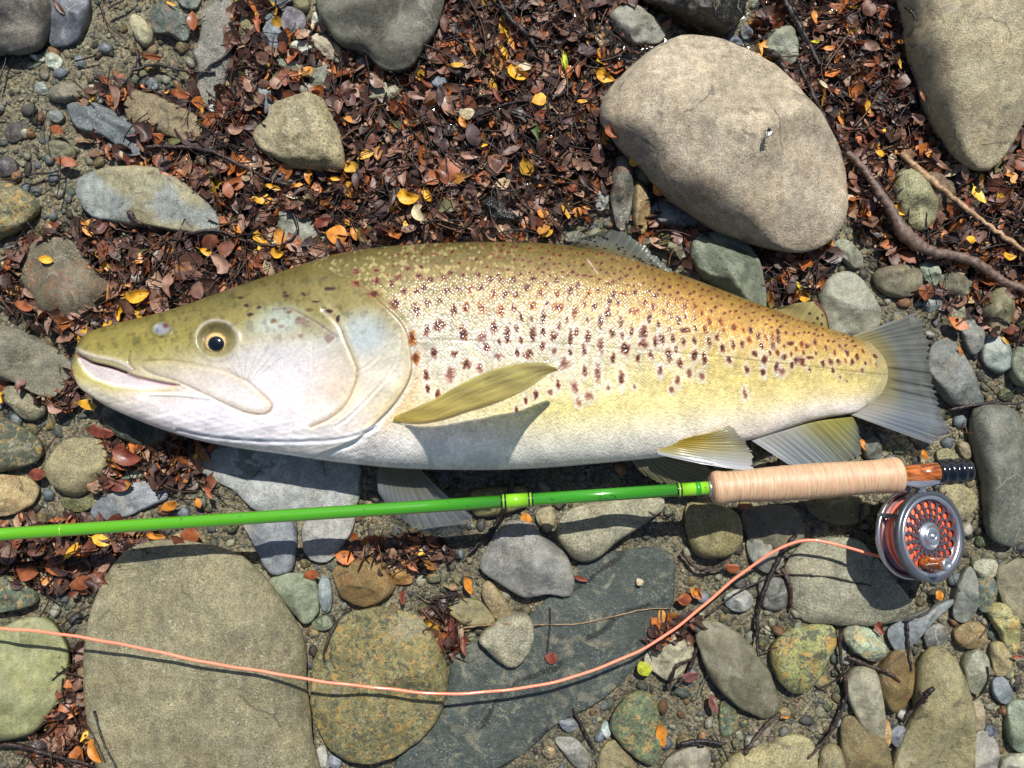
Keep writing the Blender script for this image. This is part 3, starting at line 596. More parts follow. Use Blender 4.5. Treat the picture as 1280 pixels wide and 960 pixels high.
def scatter(name, n, smin, smax, region, label, BV, BF, seed, zf=.25, avoid=True, rough=.22):
    g = np.random.default_rng(seed)
    X = g.uniform(region[0], region[2], n*3); Y = g.uniform(region[1], region[3], n*3)
    keep = g.uniform(size=n*3) > litter(X, Y)*.93
    if avoid: keep &= ~on_stone(X, Y, -.06)
    X = X[keep][:n]; Y = Y[keep][:n]; n = len(X)
    s = smin+(smax-smin)*g.uniform(size=n)**2.6
    sc3 = np.c_[s*g.uniform(.75, 1.3, n), s*g.uniform(.6, 1, n), s*g.uniform(.35, .7, n)]
    a = g.uniform(0, 6.28, n)
    V = BV[None]*(1+g.uniform(-rough, rough, (n, len(BV), 1)))*sc3[:, None, :]
    ca, sa = np.cos(a)[:, None], np.sin(a)[:, None]
    x = V[:, :, 0]*ca-V[:, :, 1]*sa; y = V[:, :, 0]*sa+V[:, :, 1]*ca
    z = V[:, :, 2]+(ground_z(X, Y)+sc3[:, 2]*zf)[:, None]
    M = np.stack([(X[:, None]+x-640)*S, -(Y[:, None]+y-480)*S, z*S], -1).reshape(-1, 3)
    F = (BF[None]+np.arange(n)[:, None, None]*len(BV)).reshape(-1, 3)
    me = mesh_np(name, M, F)
    C = lin(PAL[g.integers(0, len(PAL), n)])*.72*g.uniform(.6, 1.25, (n, 1))
    setcol(me, np.repeat(C, len(BV), 0))
    o = add(name, me, GRAVEL); tag(o, label, kind='stuff'); return o
tick('stones')
scatter('grit', 15000, 1.0, 3.6, (-60, -60, 1340, 1020), 'coarse sand grains and grit between the stones', IV, IF, 21)
scatter('gravel', 2600, 3.0, 8.0, (-60, -60, 1340, 1020), 'fine mixed gravel between the stones', IV2, IF2, 22, .3)
for q, rg in enumerate(((-330, -300, -60, 1260), (1340, -300, 1600, 1260), (-60, -300, 1340, -70), (-60, 1030, 1340, 1260))):
    scatter('cobble_bed', 260, 10, 42, rg, 'mixed cobbles of the bed beyond', IV2, IF2, 30+q, .2, False, .1)
tick('gravel')
# loose pebbles large enough to count
g = np.random.default_rng(77); PX = []
names_ = [('light grey', (158,156,144)), ('dark grey', (84,84,80)), ('tan', (156,138,104)), ('blue grey', (112,120,130)), ('rust brown', (140,100,66)), ('greenish', (116,124,98))]
tries = 0
while len(PX) < 230 and tries < 30000:
    tries += 1
    x, y = g.uniform(5, 1275), g.uniform(5, 955); s = g.uniform(5, 11)
    if g.uniform() < litter(np.array([x]), np.array([y]))[0]*.97: continue
    if on_stone(np.array([x]), np.array([y]), .1)[0]: continue
    if any((x-a)**2+(y-b)**2 < (s+c_)**2*.9 for a, b, c_ in PX): continue
    if 110 < x < 1100 and 300+abs(x-600)*.15 < y < 580: continue
    PX.append((x, y, s))
PEB = []
for q in range(9):
    V = IV2*(1+.13*waves(IV2*100, 130, 60+q, 8, 2)[:, None]); V[:, 2] *= .55; V[:, 1] *= R.uniform(.62, .9)
    PEB.append(mesh_np('pebble', V*S*8, IF2)); PEB[-1].materials.append(SM[('slate', 'sand', 'mott')[q % 3]])
for q, (x, y, s) in enumerate(PX):
    nm, colr = names_[q % 6]
    z = float(ground_z(np.array([x]), np.array([y]))[0])+s*.3
    o = add('pebble', PEB[q % 9]); o.location = Vector(WX(x, y, z)); o.scale = (s/8, s/8, s/8); o.rotation_euler = (R.uniform(-.2, .2), R.uniform(-.2, .2), R.uniform(0, 6.28))
    k = R.uniform(.6, .9); o.color = (*[float(v) for v in lin(colr)*k], 1)
    tag(o, 'small %s pebble among the gravel between larger stones' % nm, 'pebble', 'small %s pebbles in the gravel' % nm)

tick('pebbles')
# ------------------------------------------------------------------ leaves
def leaf_template(seed, nu=8, nv=5):
    g = np.random.default_rng(seed)
    u = np.linspace(0, 1, nu); v = np.linspace(-1, 1, nv)
    U, Vv = np.meshgrid(u, v, indexing='ij')
    wd = g.choice([.16, .24, .3, .34, .42]) * g.uniform(.9, 1.1); sk = g.uniform(.75, 1.25)
    prof = np.sin(math.pi*np.clip(U, .0, 1)**sk)**.62*wd
    asym = g.uniform(-.12, .12)
    Y = prof*(Vv+asym*(1-Vv**2)); X = U-.5
    bend = g.uniform(-.3, .35); cup = g.uniform(-.5, .8); tw = g.uniform(-.6, .6)
    Z = bend*(U-.5)**2*1.6+cup*Y**2*2.2+tw*(U-.5)*Y+.03*np.sin(U*g.uniform(5, 11)+Vv*2)*np.abs(Vv)-.012*(1-np.abs(Vv))
    if g.uniform() < .45:      # torn or folded edge
        m = (Vv > .4) & (U > g.uniform(.2, .6)); Y[m] *= g.uniform(.3, .7); Z[m] += .08
    V = np.stack([X, Y, Z], -1).reshape(-1, 3); F = gridfaces(nu, nv)
    # short stalk
    b = len(V); V = np.vstack([V, [(-.5, .012, 0), (-.5, -.012, 0), (-.66, -.004, .02), (-.66, .012, .02)]]); F = np.vstack([F, [(b, b+1, b+2, b+3)]])
    return V, F
LT = [leaf_template(300+i) for i in range(18)]
LTS = [leaf_template(400+i, 5, 3) for i in range(24)]
LC = np.array([(70,50,45), (92,65,56), (116,84,70), (142,106,88), (158,128,106), (120,66,42), (150,86,46), (180,106,50), (210,148,74), (226,176,60), (44,33,31), (190,166,134), (92,92,56)])
LP = np.array([.20, .20, .15, .11, .065, .09, .075, .05, .03, .022, .09, .022, .012]); LP /= LP.sum()
def rot(a, tx, ty):
    return (Matrix.Rotation(a, 3, 'Z') @ Matrix.Rotation(ty, 3, 'Y') @ Matrix.Rotation(tx, 3, 'X'))
# the mat of litter (joined)
g = np.random.default_rng(90)
def litter_mat(name, n, reg, smin, smax, seed, label):
    g = np.random.default_rng(seed); n0 = n*6
    X = g.uniform(reg[0], reg[2], n0); Y = g.uniform(reg[1], reg[3], n0)
    keep = (g.uniform(size=n0) < litter(X, Y)*1.0) & ~on_stone(X, Y, -.12); X = X[keep][:n]; Y = Y[keep][:n]; n = len(X)
    VV, FF, CC = [], [], []; off = 0
    ci = g.choice(len(LC), n, p=LP)
    for i in range(n):
        V, F = LTS[int(g.integers(0, 24))]; L = g.uniform(smin, smax)
        m = np.array(rot(g.uniform(0, 6.28), g.normal()*.6, g.normal()*.5))
        P = (V*L)@m.T
        lay = g.uniform(0, 1)**1.3*15+(1 if smin > 8 else 4)
        P += np.array([X[i]-640, -(Y[i]-480), 0]); P[:, 2] += float(0)+lay+0
        VV.append(P); FF.append(F+off); off += len(V)
        c = lin(LC[ci[i]])*.93*np.array((1.02, 1., .95))*g.uniform(.6, 1.25); CC.append(np.tile(c, (len(V), 1)))
    VV = np.vstack(VV); VV[:, 2] = np.maximum(VV[:, 2], 0)+np.repeat(ground_z(X, Y), [len(LTS[0][0])]*n)
    me = mesh_np(name, VV*S, np.vstack(FF)); setcol(me, np.vstack(CC)); o = add(name, me, LEAFV); tag(o, label, kind='stuff')
litter_mat('leaf_litter', 5600, (-60, -60, 1340, 1020), 14, 30, 91, 'matted brown leaf litter filling the gaps between stones')
litter_mat('leaf_fragments', 4300, (-60, -60, 1340, 1020), 4, 10, 92, 'crumbled leaf fragments in the litter')
# strands: fine rootlets through the litter
def strands(n, seed):
    g = np.random.default_rng(seed); VV = []; FF = []; CC = []; off = 0; k = 0
    while k < n:
        x, y = g.uniform(-20, 1300), g.uniform(-20, 980)
        if g.uniform() > litter(np.array([x]), np.array([y]))[0]+.05: continue
        if on_stone(np.array([x]), np.array([y]), .05)[0]: continue
        k += 1; L = g.uniform(12, 55); a = g.uniform(0, 6.28); r = g.uniform(.4, 1.1); m = 6
        t = np.linspace(-.5, .5, m); cv = g.normal()*.35
        px = x+L*(t*math.cos(a)-cv*t*t*math.sin(a)); py = y+L*(t*math.sin(a)+cv*t*t*math.cos(a)); pz = 12+g.uniform(0, 10)+g.normal()*4*t+ground_z(px, py)
        C = np.stack([px-640, -(py-480), pz], -1); nrm = np.array([-math.sin(a), -math.cos(a), 0])
        ring = [C+nrm*r, C+np.array([0, 0, r*1.4]), C-nrm*r]
        V = np.stack(ring, 1).reshape(-1, 3); VV.append(V); FF.append(gridfaces(m, 3, True)+off); off += len(V)
        c = lin([(40,26,22), (70,44,32), (120,84,56), (30,22,20)][int(g.choice(4, p=[.4, .35, .08, .17]))])*.8; CC.append(np.tile(c, (len(V), 1)))
    me = mesh_np('rootlets', np.vstack(VV)*S, np.vstack(FF)); setcol(me, np.vstack(CC)); tag(add('rootlets', me, LEAFV), 'fine dark rootlets and stalks tangled in the leaf litter', kind='stuff')
strands(1500, 93)
tick('litter')
# single leaves on top
LM = []
for V, F in LT:
    me = mesh_np('leaf', V*20*S, F); me.materials.append(LEAFO); LM.append(me)
def leaf(x, y, L, ang, colr, z, label, group=None, tilt=.22, tmpl=None, cat='leaf'):
    o = add('fallen_leaf', LM[R.randrange(18) if tmpl is None else tmpl])
    o.location = Vector(WX(x, y, z)); s = L/20; o.scale = (s, s, s)
    o.rotation_euler = rot(math.radians(-ang), R.gauss(0, tilt), R.gauss(0, tilt)).to_euler()
    o.color = (*[float(v) for v in lin(colr)*.8], 1); tag(o, label, cat, group); return o
YE, OR, OB, PK, BR, DB, RD, CR, GR = (238,176,44), (218,140,46), (160,90,50), (164,124,104), (108,72,58), (76,54,48), (134,68,48), (206,190,150), (120,150,40)
HL = [
('B', 330,732,30,5,YE,'bright yellow oval leaf above the gill cover of the trout'),
('B', 735,272,30,25,YE,'yellow orange leaf in the middle of the yellow cluster at the top centre'),
('B', 680,192,22,60,YE,'yellow leaf at the upper left of the yellow cluster, top centre'),
('B', 714,163,20,80,OR,'orange yellow leaf standing at the top of the yellow cluster'),
('B', 762,246,20,-10,CR,'pale cream leaf right inside the yellow cluster, top centre'),
('B', 912,228,22,80,(190,200,40),'yellow leaf with a green heart, top centre'),
('B', 510,241,20,0,YE,'yellow leaf right of the big top boulder'),
('B', 815,368,20,-20,YE,'yellow leaf over a red brown one, centre of the litter'),
('B', 975,376,15,0,YE,'small yellow leaf end near the left side of the largest boulder'),
('B', 930,502,20,0,OR,'orange leaf left of the largest boulder'),
('B', 535,452,18,70,OR,'orange leaf with a white rim, middle of the litter'),
('B', 803,490,28,70,(58,92,38),'dark green pointed leaf in the litter'),
('B', 402,725,22,60,YE,'curved yellow leaf just right of the bright yellow oval one'),
('B', 370,795,26,60,CR,'cream pink leaf above the nape of the trout'),
('B', 72,872,32,5,OB,'orange brown leaf touching the nape of the trout, upper one'),
('B', 66,916,36,8,OB,'orange brown leaf touching the nape of the trout, lower one'),
('B', 128,868,20,70,OR,'orange leaf tip right of the two orange brown ones at the nape'),
('B', 56,664,14,0,YE,'small yellow leaf at the foot of the khaki pyramid stone'),
('B', 573,652,16,20,OB,'small orange oval leaf in the middle of the litter'),
('B', 845,868,18,-30,YE,'yellow leaf close behind the back of the trout'),
('B', 830,790,16,10,OR,'dull orange leaf above the yellow one behind the back'),
('B', 957,790,15,0,OR,'little orange leaf left of the slim upright stones'),
('B', 990,770,15,20,OR,'orange scrap beside the whitish angular stone'),
('B', 1166,598,16,80,YE,'yellow leaf wedged at the left foot of the largest boulder'),
('B', 1055,510,24,75,OR,'orange curled leaf against the left side of the largest boulder'),
('B', 1085,492,20,40,OB,'rust orange leaf against the left side of the largest boulder'),
('B', 1258,703,20,60,OR,'orange leaf under the lower left side of the largest boulder'),
('B', 1050,198,18,80,OR,'orange leaf below the light speckled stone'),
('B', 960,256,24,85,OB,'tall orange brown leaf right of the yellow cluster'),
('B', 1060,282,26,25,YE,'yellow rimmed leaf by the upper left side of the largest boulder'),
('B', 356,352,26,10,PK,'pink tan leaf below the big top boulder'),
('B', 460,166,16,0,OB,'orange brown leaf at the right side of the big top boulder'),
('B', 545,415,22,0,CR,'cream scrap beside the orange leaf with a white rim'),
('B', 660,352,22,60,RD,'red brown leaf in the middle of the litter'),
('B', 555,575,26,5,PK,'pinkish oval leaf left of the black wet lump'),
('B', 480,625,34,85,OB,'long orange brown leaf standing upright left of the black lump'),
('B', 300,555,24,0,PK,'pale pinkish leaf right of the khaki pyramid stone'),
('B', 70,362,20,60,RD,'red brown leaf at the upper right of the khaki pyramid stone'),
('A', 960,85,28,80,OB,'orange brown leaf on the khaki stone, top left of centre'),
('A', 565,208,30,8,OB,'orange brown curled leaf below the cream pebble'),
('A', 635,12,14,20,YE,'small yellow leaf at the top edge above the green grey block'),
('A', 716,75,26,85,OB,'rusty leaf right of the green grey block'),
('A', 218,25,26,50,BR,'dark brown leaf on the slate blue stone in the corner'),
('A', 672,348,28,10,OB,'orange brown leaf above the tan elongated stone'),
('A', 925,318,22,60,PK,'tan pink leaf above the khaki pyramid stone'),
('A', 1025,308,17,70,PK,'pink leaf with a dark rim above the khaki pyramid stone'),
('A', 572,508,32,0,OB,'bright rust leaf at the right end of the marbled stone'),
('A', 242,600,30,10,OB,'rust orange leaf above the big two tone oval stone'),
('A', 208,482,20,10,OB,'small rust leaf left of the marbled stone'),
('A', 402,565,24,70,OB,'brown orange leaf below the marbled stone'),
('A', 1148,656,22,80,OR,'orange leaf under the khaki pyramid stone'),
('A', 1015,695,24,15,YE,'thin yellow leaf edge below the green blade'),
('A', 975,738,24,-3,YE,'thin yellow leaf lying flat above the dark brown pair'),
('A', 1085,730,18,10,CR,'cream triangular leaf scrap below the khaki pyramid stone'),
('A', 848,705,22,75,OB,'rolled orange brown leaf right of the big two tone stone'),
('A', 965,880,22,50,YE,'yellow leaf lower left of the pale grey flat slab'),
('A', 1010,890,16,40,CR,'pale yellow scrap beside the yellow leaf by the flat slab'),
('A', 1250,872,30,10,OR,'orange leaf above the nape, uppermost of three'),
('A', 1200,825,28,-20,RD,'red brown leaf above the orange one at the nape'),
('A', 885,845,18,50,OR,'orange scrap right of the big two tone stone'),
('A', 820,615,18,20,PK,'tan round leaf right of the big two tone stone'),
('A', 880,482,22,0,PK,'grey pink leaf with a dark spot left of the khaki pyramid stone'),
('D', 168,72,20,10,YE,'yellow oval leaf lying on the rusty grey stone'),
('D', 395,95,30,45,YE,'spotted yellow leaf right of the rusty grey stone'),
('D', 510,203,32,-15,YE,'heart shaped spotted yellow leaf above the snout'),
('D', 446,272,24,85,YE,'yellow oval leaf just above the snout'),
('D', 400,312,16,-30,YE,'small yellow leaf touching the snout'),
('D', 510,68,24,-10,OR,'orange leaf above the heart shaped yellow one'),
('D', 780,50,28,25,YE,'yellow leaf above the forehead of the trout'),
('D', 1035,48,20,5,YE,'yellow leaf edge above the back of the head'),
('D', 700,75,44,5,BR,'large dark brown oval leaf above the forehead'),
('D', 626,170,34,80,PK,'pinkish brown leaf standing over the pale stone by the forehead'),
('D', 700,130,42,0,BR,'large curled brown leaf by the forehead'),
('D', 740,185,26,75,BR,'brown curled leaf below the large curled one'),
('D', 575,190,30,60,BR,'dark brown leaf right of the heart shaped yellow one'),
('D', 90,245,28,15,OB,'rust leaf at the foot of the rusty grey stone'),
('D', 210,322,20,0,PK,'round tan leaf left of the snout'),
('D', 235,365,20,-30,PK,'folded tan leaf beside the snout'),
('D', 325,612,28,10,YE,'bright orange yellow leaf under the lower jaw'),
('D', 375,710,36,10,RD,'red brown leaf right of the khaki block stone'),
('D', 475,800,40,20,RD,'large rust leaf in the shade below the jaw'),
('D', 133,873,26,-10,RD,'rust round leaf left of the khaki block stone'),
('D', 8,583,18,70,YE,'orange yellow leaf cut by the left edge'),
('D', 210,620,22,10,PK,'tan patched leaf above the khaki block stone'),
('D', 440,915,34,-8,RD,'dark rust leaf above the rod, left part'),
('G', 240,235,28,-50,YE,'spotted yellow leaf just below the rod, left'),
('G', 160,338,38,10,OR,'orange leaf left of the giant round stone'),
('G', 345,295,26,-40,PK,'tan orange leaf above the giant round stone'),
('G', 270,345,30,-20,OB,'brown orange leaf left of the giant round stone top'),
('G', 515,186,32,0,OR,'orange leaf under the rod above the giant round stone'),
('G', 630,185,30,-5,OB,'red orange leaf under the rod, right of the orange one'),
('G', 565,85,30,-30,OR,'orange leaf above the rod beside the blue grey long stone'),
('G', 660,76,14,70,OR,'small bright orange leaf above the rod'),
('G', 698,40,20,60,OB,'rust leaf on the pale slab above the rod'),
('G', 115,238,28,0,BR,'brown leaf below the rod, far left'),
('G', 90,305,32,0,OB,'brown rust leaf left of the orange one'),
('G', 195,305,30,0,DB,'dark purple brown leaf above the orange leaf'),
('G', 1035,318,22,-15,OB,'orange oval leaf on the green veined stone'),
('G', 165,880,26,-5,PK,'pinkish leaf left of the giant round stone, near the bottom'),
('G', 318,905,36,55,OR,'orange streak leaf at the lower left of the giant round stone'),
('H', 315,205,22,20,OB,'orange leaf just below the underwater fin'),
('H', 495,350,26,70,OR,'folded golden leaf above the small tan flat stone'),
('H', 868,328,20,20,RD,'red brown leaf right of the angular pale grey stone'),
('H', 770,595,18,10,RD,'small red brown leaf hanging on the dark slab'),
('H', 445,500,36,80,(120,64,56),'dark red leaf pair above the dark slab, upper one'),
('H', 405,560,36,85,(100,50,44),'dark red leaf pair above the dark slab, lower one'),
('H', 277,390,20,85,RD,'small dark red leaf right of the warm brown stone'),
('H', 1215,400,20,0,OB,'rust leaf above the pink line, right of the dark slab'),
('H', 1255,378,20,40,OR,'orange scrap above the pink line'),
('H', 1080,630,22,60,(190,196,60),'yellow green leaf beside the chunky whitish stone'),
('H', 1066,340,11,60,CR,'cream leaf bit on the dark slab'),
('H', 1140,850,32,80,OR,'thin orange leaf right of the green tipped stone'),
('H', 685,130,18,70,OR,'golden orange leaf at the top of the angular pale grey stone'),
('C', 652,18,18,0,OB,'orange leaf at the top right between boulders'),
('C', 712,22,12,0,YE,'small yellow leaf near the top edge, right of the orange one'),
('C', 582,60,20,85,OR,'upright orange leaf at the top beside the black branch'),
('C', 703,92,18,70,OR,'orange leaf in the upper right litter'),
('C', 585,138,13,0,(214,204,40),'yellow green leaf in the upper right litter'),
('C', 630,160,15,0,OR,'orange leaf right of the yellow green one'),
('C', 400,165,20,80,YE,'orange yellow leaf on the light green grey stone'),
('C', 670,392,22,75,OR,'orange leaf above the thick branch'),
('C', 762,356,17,75,YE,'narrow yellow leaf in the middle of the right litter'),
('C', 866,215,13,85,YE,'yellow leaf left of the huge corner boulder'),
('C', 872,138,12,0,OR,'small orange leaf left of the huge corner boulder'),
('C', 765,212,18,0,OB,'rust leaf in the upper right litter'),
('C', 800,510,14,30,YE,'yellow slip above the pale olive egg shaped stone'),
('C', 845,530,14,30,CR,'cream leaf above the pale olive egg shaped stone'),
('C', 965,510,16,60,OR,'orange leaf below the huge corner boulder'),
('C', 945,320,16,60,OB,'rust leaf at the left side of the huge corner boulder'),
('C', 1105,797,15,10,YE,'yellow leaf below the long stick'),
('C', 1230,852,19,10,YE,'orange yellow leaf near the right end of the long stick'),
('C', 1140,595,12,80,YE,'small yellow leaf below the tip of the corner boulder'),
('C', 1235,582,12,0,OR,'small orange leaf at the right edge under the corner boulder'),
('C', 612,280,16,40,CR,'narrow cream leaf along the black branch'),
('C', 730,470,16,60,OB,'rust leaf right of the largest boulder'),
('F', 487,130,20,75,OB,'rust leaf right of the grey green oval boulder'),
('F', 530,152,15,60,(210,190,40),'yellow green leaf above the adipose fin'),
('F', 547,195,15,0,YE,'yellow leaf just above the adipose fin'),
('F', 1120,160,17,75,OB,'rust leaf above the upright olive stone, right'),
('F', 1068,370,15,60,OR,'orange scrap on the slate grey stone'),
('F', 1220,335,13,50,YE,'yellow leaf by the pale blue green pebble'),
('F', 743,682,16,75,OR,'orange leaf at the tip of the anal fin'),
('F', 948,715,15,70,OR,'yellow orange leaf below the tail fin'),
('F', 350,885,18,0,OB,'orange brown leaf below the left end of the cork'),
('I', 1000,385,16,60,OR,'orange scrap just below the reel'),
('I', 800,492,18,60,RD,'rust leaf between the white green stone and the broad slab'),
('I', 310,292,20,0,OB,'rust leaf right of the tall olive stone below the cork'),
('I', 150,400,17,0,RD,'rust leaf left of the pink line, lower middle'),
('I', 195,378,18,60,OB,'orange brown scrap over the pink line'),
('I', 247,745,24,70,(120,70,60),'dark red leaf below the long dark olive stone'),
('I', 168,655,24,-20,(130,84,76),'pink brown leaf below the chunky whitish stone'),
('I', 1258,590,15,0,RD,'small brick red leaf at the right edge'),
('I', 488,790,13,0,OR,'orange bit below the lumpy yellow green stone'),
]
# heights: rest above the stone when it lies on one
DG = bpy.context.evaluated_depsgraph_get(); DG.update()
CAMP = Vector((0, 0, D*S))
def top_z(x, y):
    d = (Vector(WX(x, y, 0))-CAMP).normalized(); ok, hit, *_ = sc.ray_cast(DG, CAMP, d)
    return (hit.z/S if ok else 5.)+1.2
for q, (rg, x, y, L, a, c_, lb) in enumerate(HL):
    ox, oy, k = REG[rg]; px, py = ox+x/k, oy+y/k
    leaf(px, py, L*.95, a, c_, max(top_z(px, py), 12.)+R.uniform(3, 5), lb, tilt=.15)
# numerous look-alikes of the litter surface
cls = [('dark purple brown', (78,56,52)), ('mid brown', (112,74,60)), ('pinkish tan', (154,120,102)), ('rusty brown', (124,70,46)), ('dull grey brown', (92,74,68))]
g = np.random.default_rng(120); cnt = 0
while cnt < 146:
    x, y = g.uniform(3, 1277), g.uniform(3, 957)
    if g.uniform() > litter(np.array([x]), np.array([y]))[0]: continue
    if on_stone(np.array([x]), np.array([y]), -.02)[0]: continue
    if 130 < x < 1130 and 315+abs(x-620)*.12 < y < 580: continue
    i = int(g.choice(5, p=[.3, .28, .16, .16, .1])); nm, cc = cls[i]
    leaf(x, y, g.uniform(20, 31)*(.8 if x > 900 else 1), g.uniform(0, 360), np.array(cc)*g.uniform(.85, 1.12), max(top_z(x, y), 14)+g.uniform(0, 3), '%s leaf lying in the brown leaf litter between the stones' % nm, '%s leaves in the litter' % nm, tilt=.28)
    cnt += 1

# ------------------------------------------------------------------ twigs and driftwood
TW = [
('A','500,262 580,240 680,262 800,270',2.4,(38,30,26),'black twig lying across the long upright grey slab'),
('A','875,165 830,215 790,240 735,285',2.2,(40,32,28),'short black twig joining the one across the long slab'),
('A','500,160 512,220 480,285 445,325',2.4,(48,36,30),'bent dark twig left of the long upright slab'),
('A','535,547 650,545 760,557 830,582 930,632 1000,668 1075,690',3.4,(52,36,32),'long wet dark twig between the marbled and the pyramid stone'),
('A','650,480 690,540 712,600 760,690',1.4,(70,34,26),'thin red twig crossing the long wet one'),
('A','865,330 890,390 930,420 985,470',2.2,(44,34,30),'dark twig above the khaki pyramid stone, left side'),
('A','478,785 510,825 560,845 610,862',3.2,(64,46,40),'stubby brown twig against the front of the two tone stone'),
('A','690,872 780,858 850,870 920,900 1040,912 1105,862 1088,785',2.6,(40,30,28),'dark forked twig below the two tone stone'),
('A','400,30 460,0 500,-30',2.0,(60,44,36),'thin brown twig at the top edge on the sand'),
('A','30,680 110,650 200,640 290,610',1.8,(44,32,28),'thin dark twig above the rough yellowish stone'),
('B','660,-10 700,60 760,120 810,185',4.2,(40,34,32),'dark sunk branch left of the yellow cluster'),
('B','860,362 905,345 942,308',3.2,(54,46,46),'grey dark stub right of the yellow cluster'),
('B','560,442 640,408 700,385 790,372',2.2,(36,26,24),'black twig in the middle of the litter'),
('B','440,812 510,835 580,860',1.6,(150,122,92),'pale straw above the back of the trout'),
('B','610,520 670,570 700,670 740,740 780,780',2.2,(52,36,34),'thin brown twig beside the black wet lump'),
('B','355,240 450,236 540,240',1.8,(44,30,26),'thin straight dark twig beside the big top boulder'),
('C','470,-20 515,60 560,140 600,222',4.6,(34,28,26),'black branch at the top between the boulders'),
('C','525,200 570,300 620,400 690,510',3.6,(44,34,30),'dark branch along the right side of the largest boulder'),
('C','430,172 455,190 482,226',5.0,(48,38,34),'dark wedge of wood on the light green grey stone'),
('C','880,20 905,40 922,68',2.2,(40,28,22),'short dark twig hanging at the corner boulder'),
('C','868,508 930,565 1000,625 1100,705 1200,780 1300,850',4.6,(176,142,108),'long pale straight stick, right side'),
('D','835,-20 838,60 842,130 850,205',2.2,(40,32,30),'upright shiny black twig above the forehead'),
('D','740,900 800,935 830,960',1.4,(40,30,26),'thin twig in the shade under the belly'),
('F','1030,566 1150,546 1230,545 1300,538',2.6,(48,32,32),'thin dark root right of the tail fin'),
('F','1145,262 1190,258 1235,285',2.0,(46,36,32),'thin twig on the upright olive stone'),
('F','740,880 735,960 760,990',2.2,(60,40,30),'dark twig lying beside the largest boulder foot'),
('G','-20,885 60,885 150,912 260,940 335,962',3.6,(46,34,30),'dark root at the bottom left corner'),
('G','315,770 330,830 352,890 390,965',1.6,(38,30,26),'thin dark twig on the lower left of the giant stone'),
('G','262,750 290,810 325,885 350,940',1.6,(46,30,26),'thin brown twig left of the giant round stone'),
('G','1172,428 1120,480 1085,560 1078,600',2.8,(44,36,30),'dark root between the giant and the mottled stone'),
('H','480,492 590,482 720,482 850,480 950,462 1080,432 1168,428',1.3,(140,116,86),'long pale stalk lying across the dark slab'),
('H','768,425 765,500 757,580',1.5,(54,34,28),'dark stalk carrying a red leaf on the dark slab'),
('H','640,-10 630,60 590,140 545,200 500,240',3.8,(34,28,26),'black root passing under the green rod'),
('H','845,765 880,830 920,905',2.2,(48,36,30),'thin dark root under the dark slab'),
('H','1200,882 1240,878 1282,886',3.2,(38,32,30),'short black stick at the bottom edge, left of the tan stone'),
('H','1160,690 1190,620 1240,600',3.0,(44,32,28),'dark twig beside the chunky whitish stone'),
('I','520,182 470,250 430,330 402,410 390,500 395,588',3.6,(36,28,26),'long black root running down beside the broad slab'),
('I','225,450 330,372 440,322 520,316 640,324 700,338 772,352',1.6,(36,32,28),'thin black root across the broad pale slab'),
('I','470,292 500,350 505,430',3.4,(64,42,36),'dark brown twig stub on the broad slab'),
('I','668,500 668,600 690,700 660,800 620,860 560,930',2.6,(48,36,32),'long dark root left of the light grey oval stone'),
('I','690,590 760,618 820,640 868,672',3.2,(58,44,38),'dark twig across the brown lumpy stone'),
('I','980,690 950,725 900,775 880,812',3.2,(50,38,36),'forked dark twig at the left of the big long stone'),
('I','930,705 955,740',2.4,(50,38,36),'side stub of the forked dark twig'),
('I','350,912 410,830 470,775',3.0,(66,50,44),'brown twig below the long dark olive stone'),
('I','135,880 210,870 280,882',3.6,(34,30,28),'black stick at the bottom, right of the green tipped stone'),
('I','1158,625 1160,670 1135,715 1100,738',1.8,(40,34,30),'thin root curved round the grey green oval pebble'),
('I','890,470 895,560 905,640',2.4,(44,34,30),'dark root below the slate blue triangle'),
('I','120,690 160,640 190,560',3.2,(44,32,30),'dark twig between the whitish and the long olive stone'),
('I','140,240 200,300 300,290',2.6,(60,40,32),'brown twig below the olive stone under the cork'),
('I','880,470 960,440 1010,380',2.0,(52,42,36),'thin twig along the slate blue triangle'),
]
for rg, s, r, cc, lb in TW:
    P = np.array(pts(rg, s)); P = spline(P, 14+len(P)*5)
    n = len(P); g = np.random.default_rng(abs(hash(s)) % 9999 if False else sum(map(ord, s)))
    z = np.array([max(9., top_z(a, b)-.5) for a, b in P]); z = np.convolve(np.pad(z, 3, 'edge'), np.ones(7)/7, 'valid')+r
    P = P+g.normal(size=P.shape)*r*.16
    rr = .8*r*S*(1+.14*np.sin(np.linspace(0, 20, n)+g.uniform(0, 6))+.1*g.normal(size=n))*np.linspace(1.1, .72, n)
    me = tube(WX(P[:, 0], P[:, 1], z), rr, 7, 'twig')
    o = add('pale_stick' if 'stick, right' in lb else 'twig', me, BARK); o.color = (*[float(v) for v in lin(cc)*.8], 1); tag(o, lb, 'twig')
P = np.array(pts('C', '690,505 730,545 765,590 800,645 840,705 868,758 925,815 985,842 1050,852 1110,872 1165,905 1215,940 1290,965'))
P = spline(P, 90); r = 7.2*np.interp(np.linspace(0, 1, 90), [0, .15, .35, .43, .55, .8, 1], [.6, .8, 1.1, 1.75, 1.1, 1.0, .8])
z = 24+4*np.sin(np.linspace(0, 5, 90))
g = np.random.default_rng(3)
me = tube(WX(P[:, 0]+g.normal(size=90)*.6, P[:, 1]+g.normal(size=90)*.6, z), r*S*.8*(1+.07*g.normal(size=90)), 14, 'drift_branch')
o = add('drift_branch', me, BARK); o.color = (*[float(v) for v in lin((108,88,76))*.8], 1); tag(o, 'thick knotty driftwood branch curving above the tail, right', 'branch')

tick('twigs')
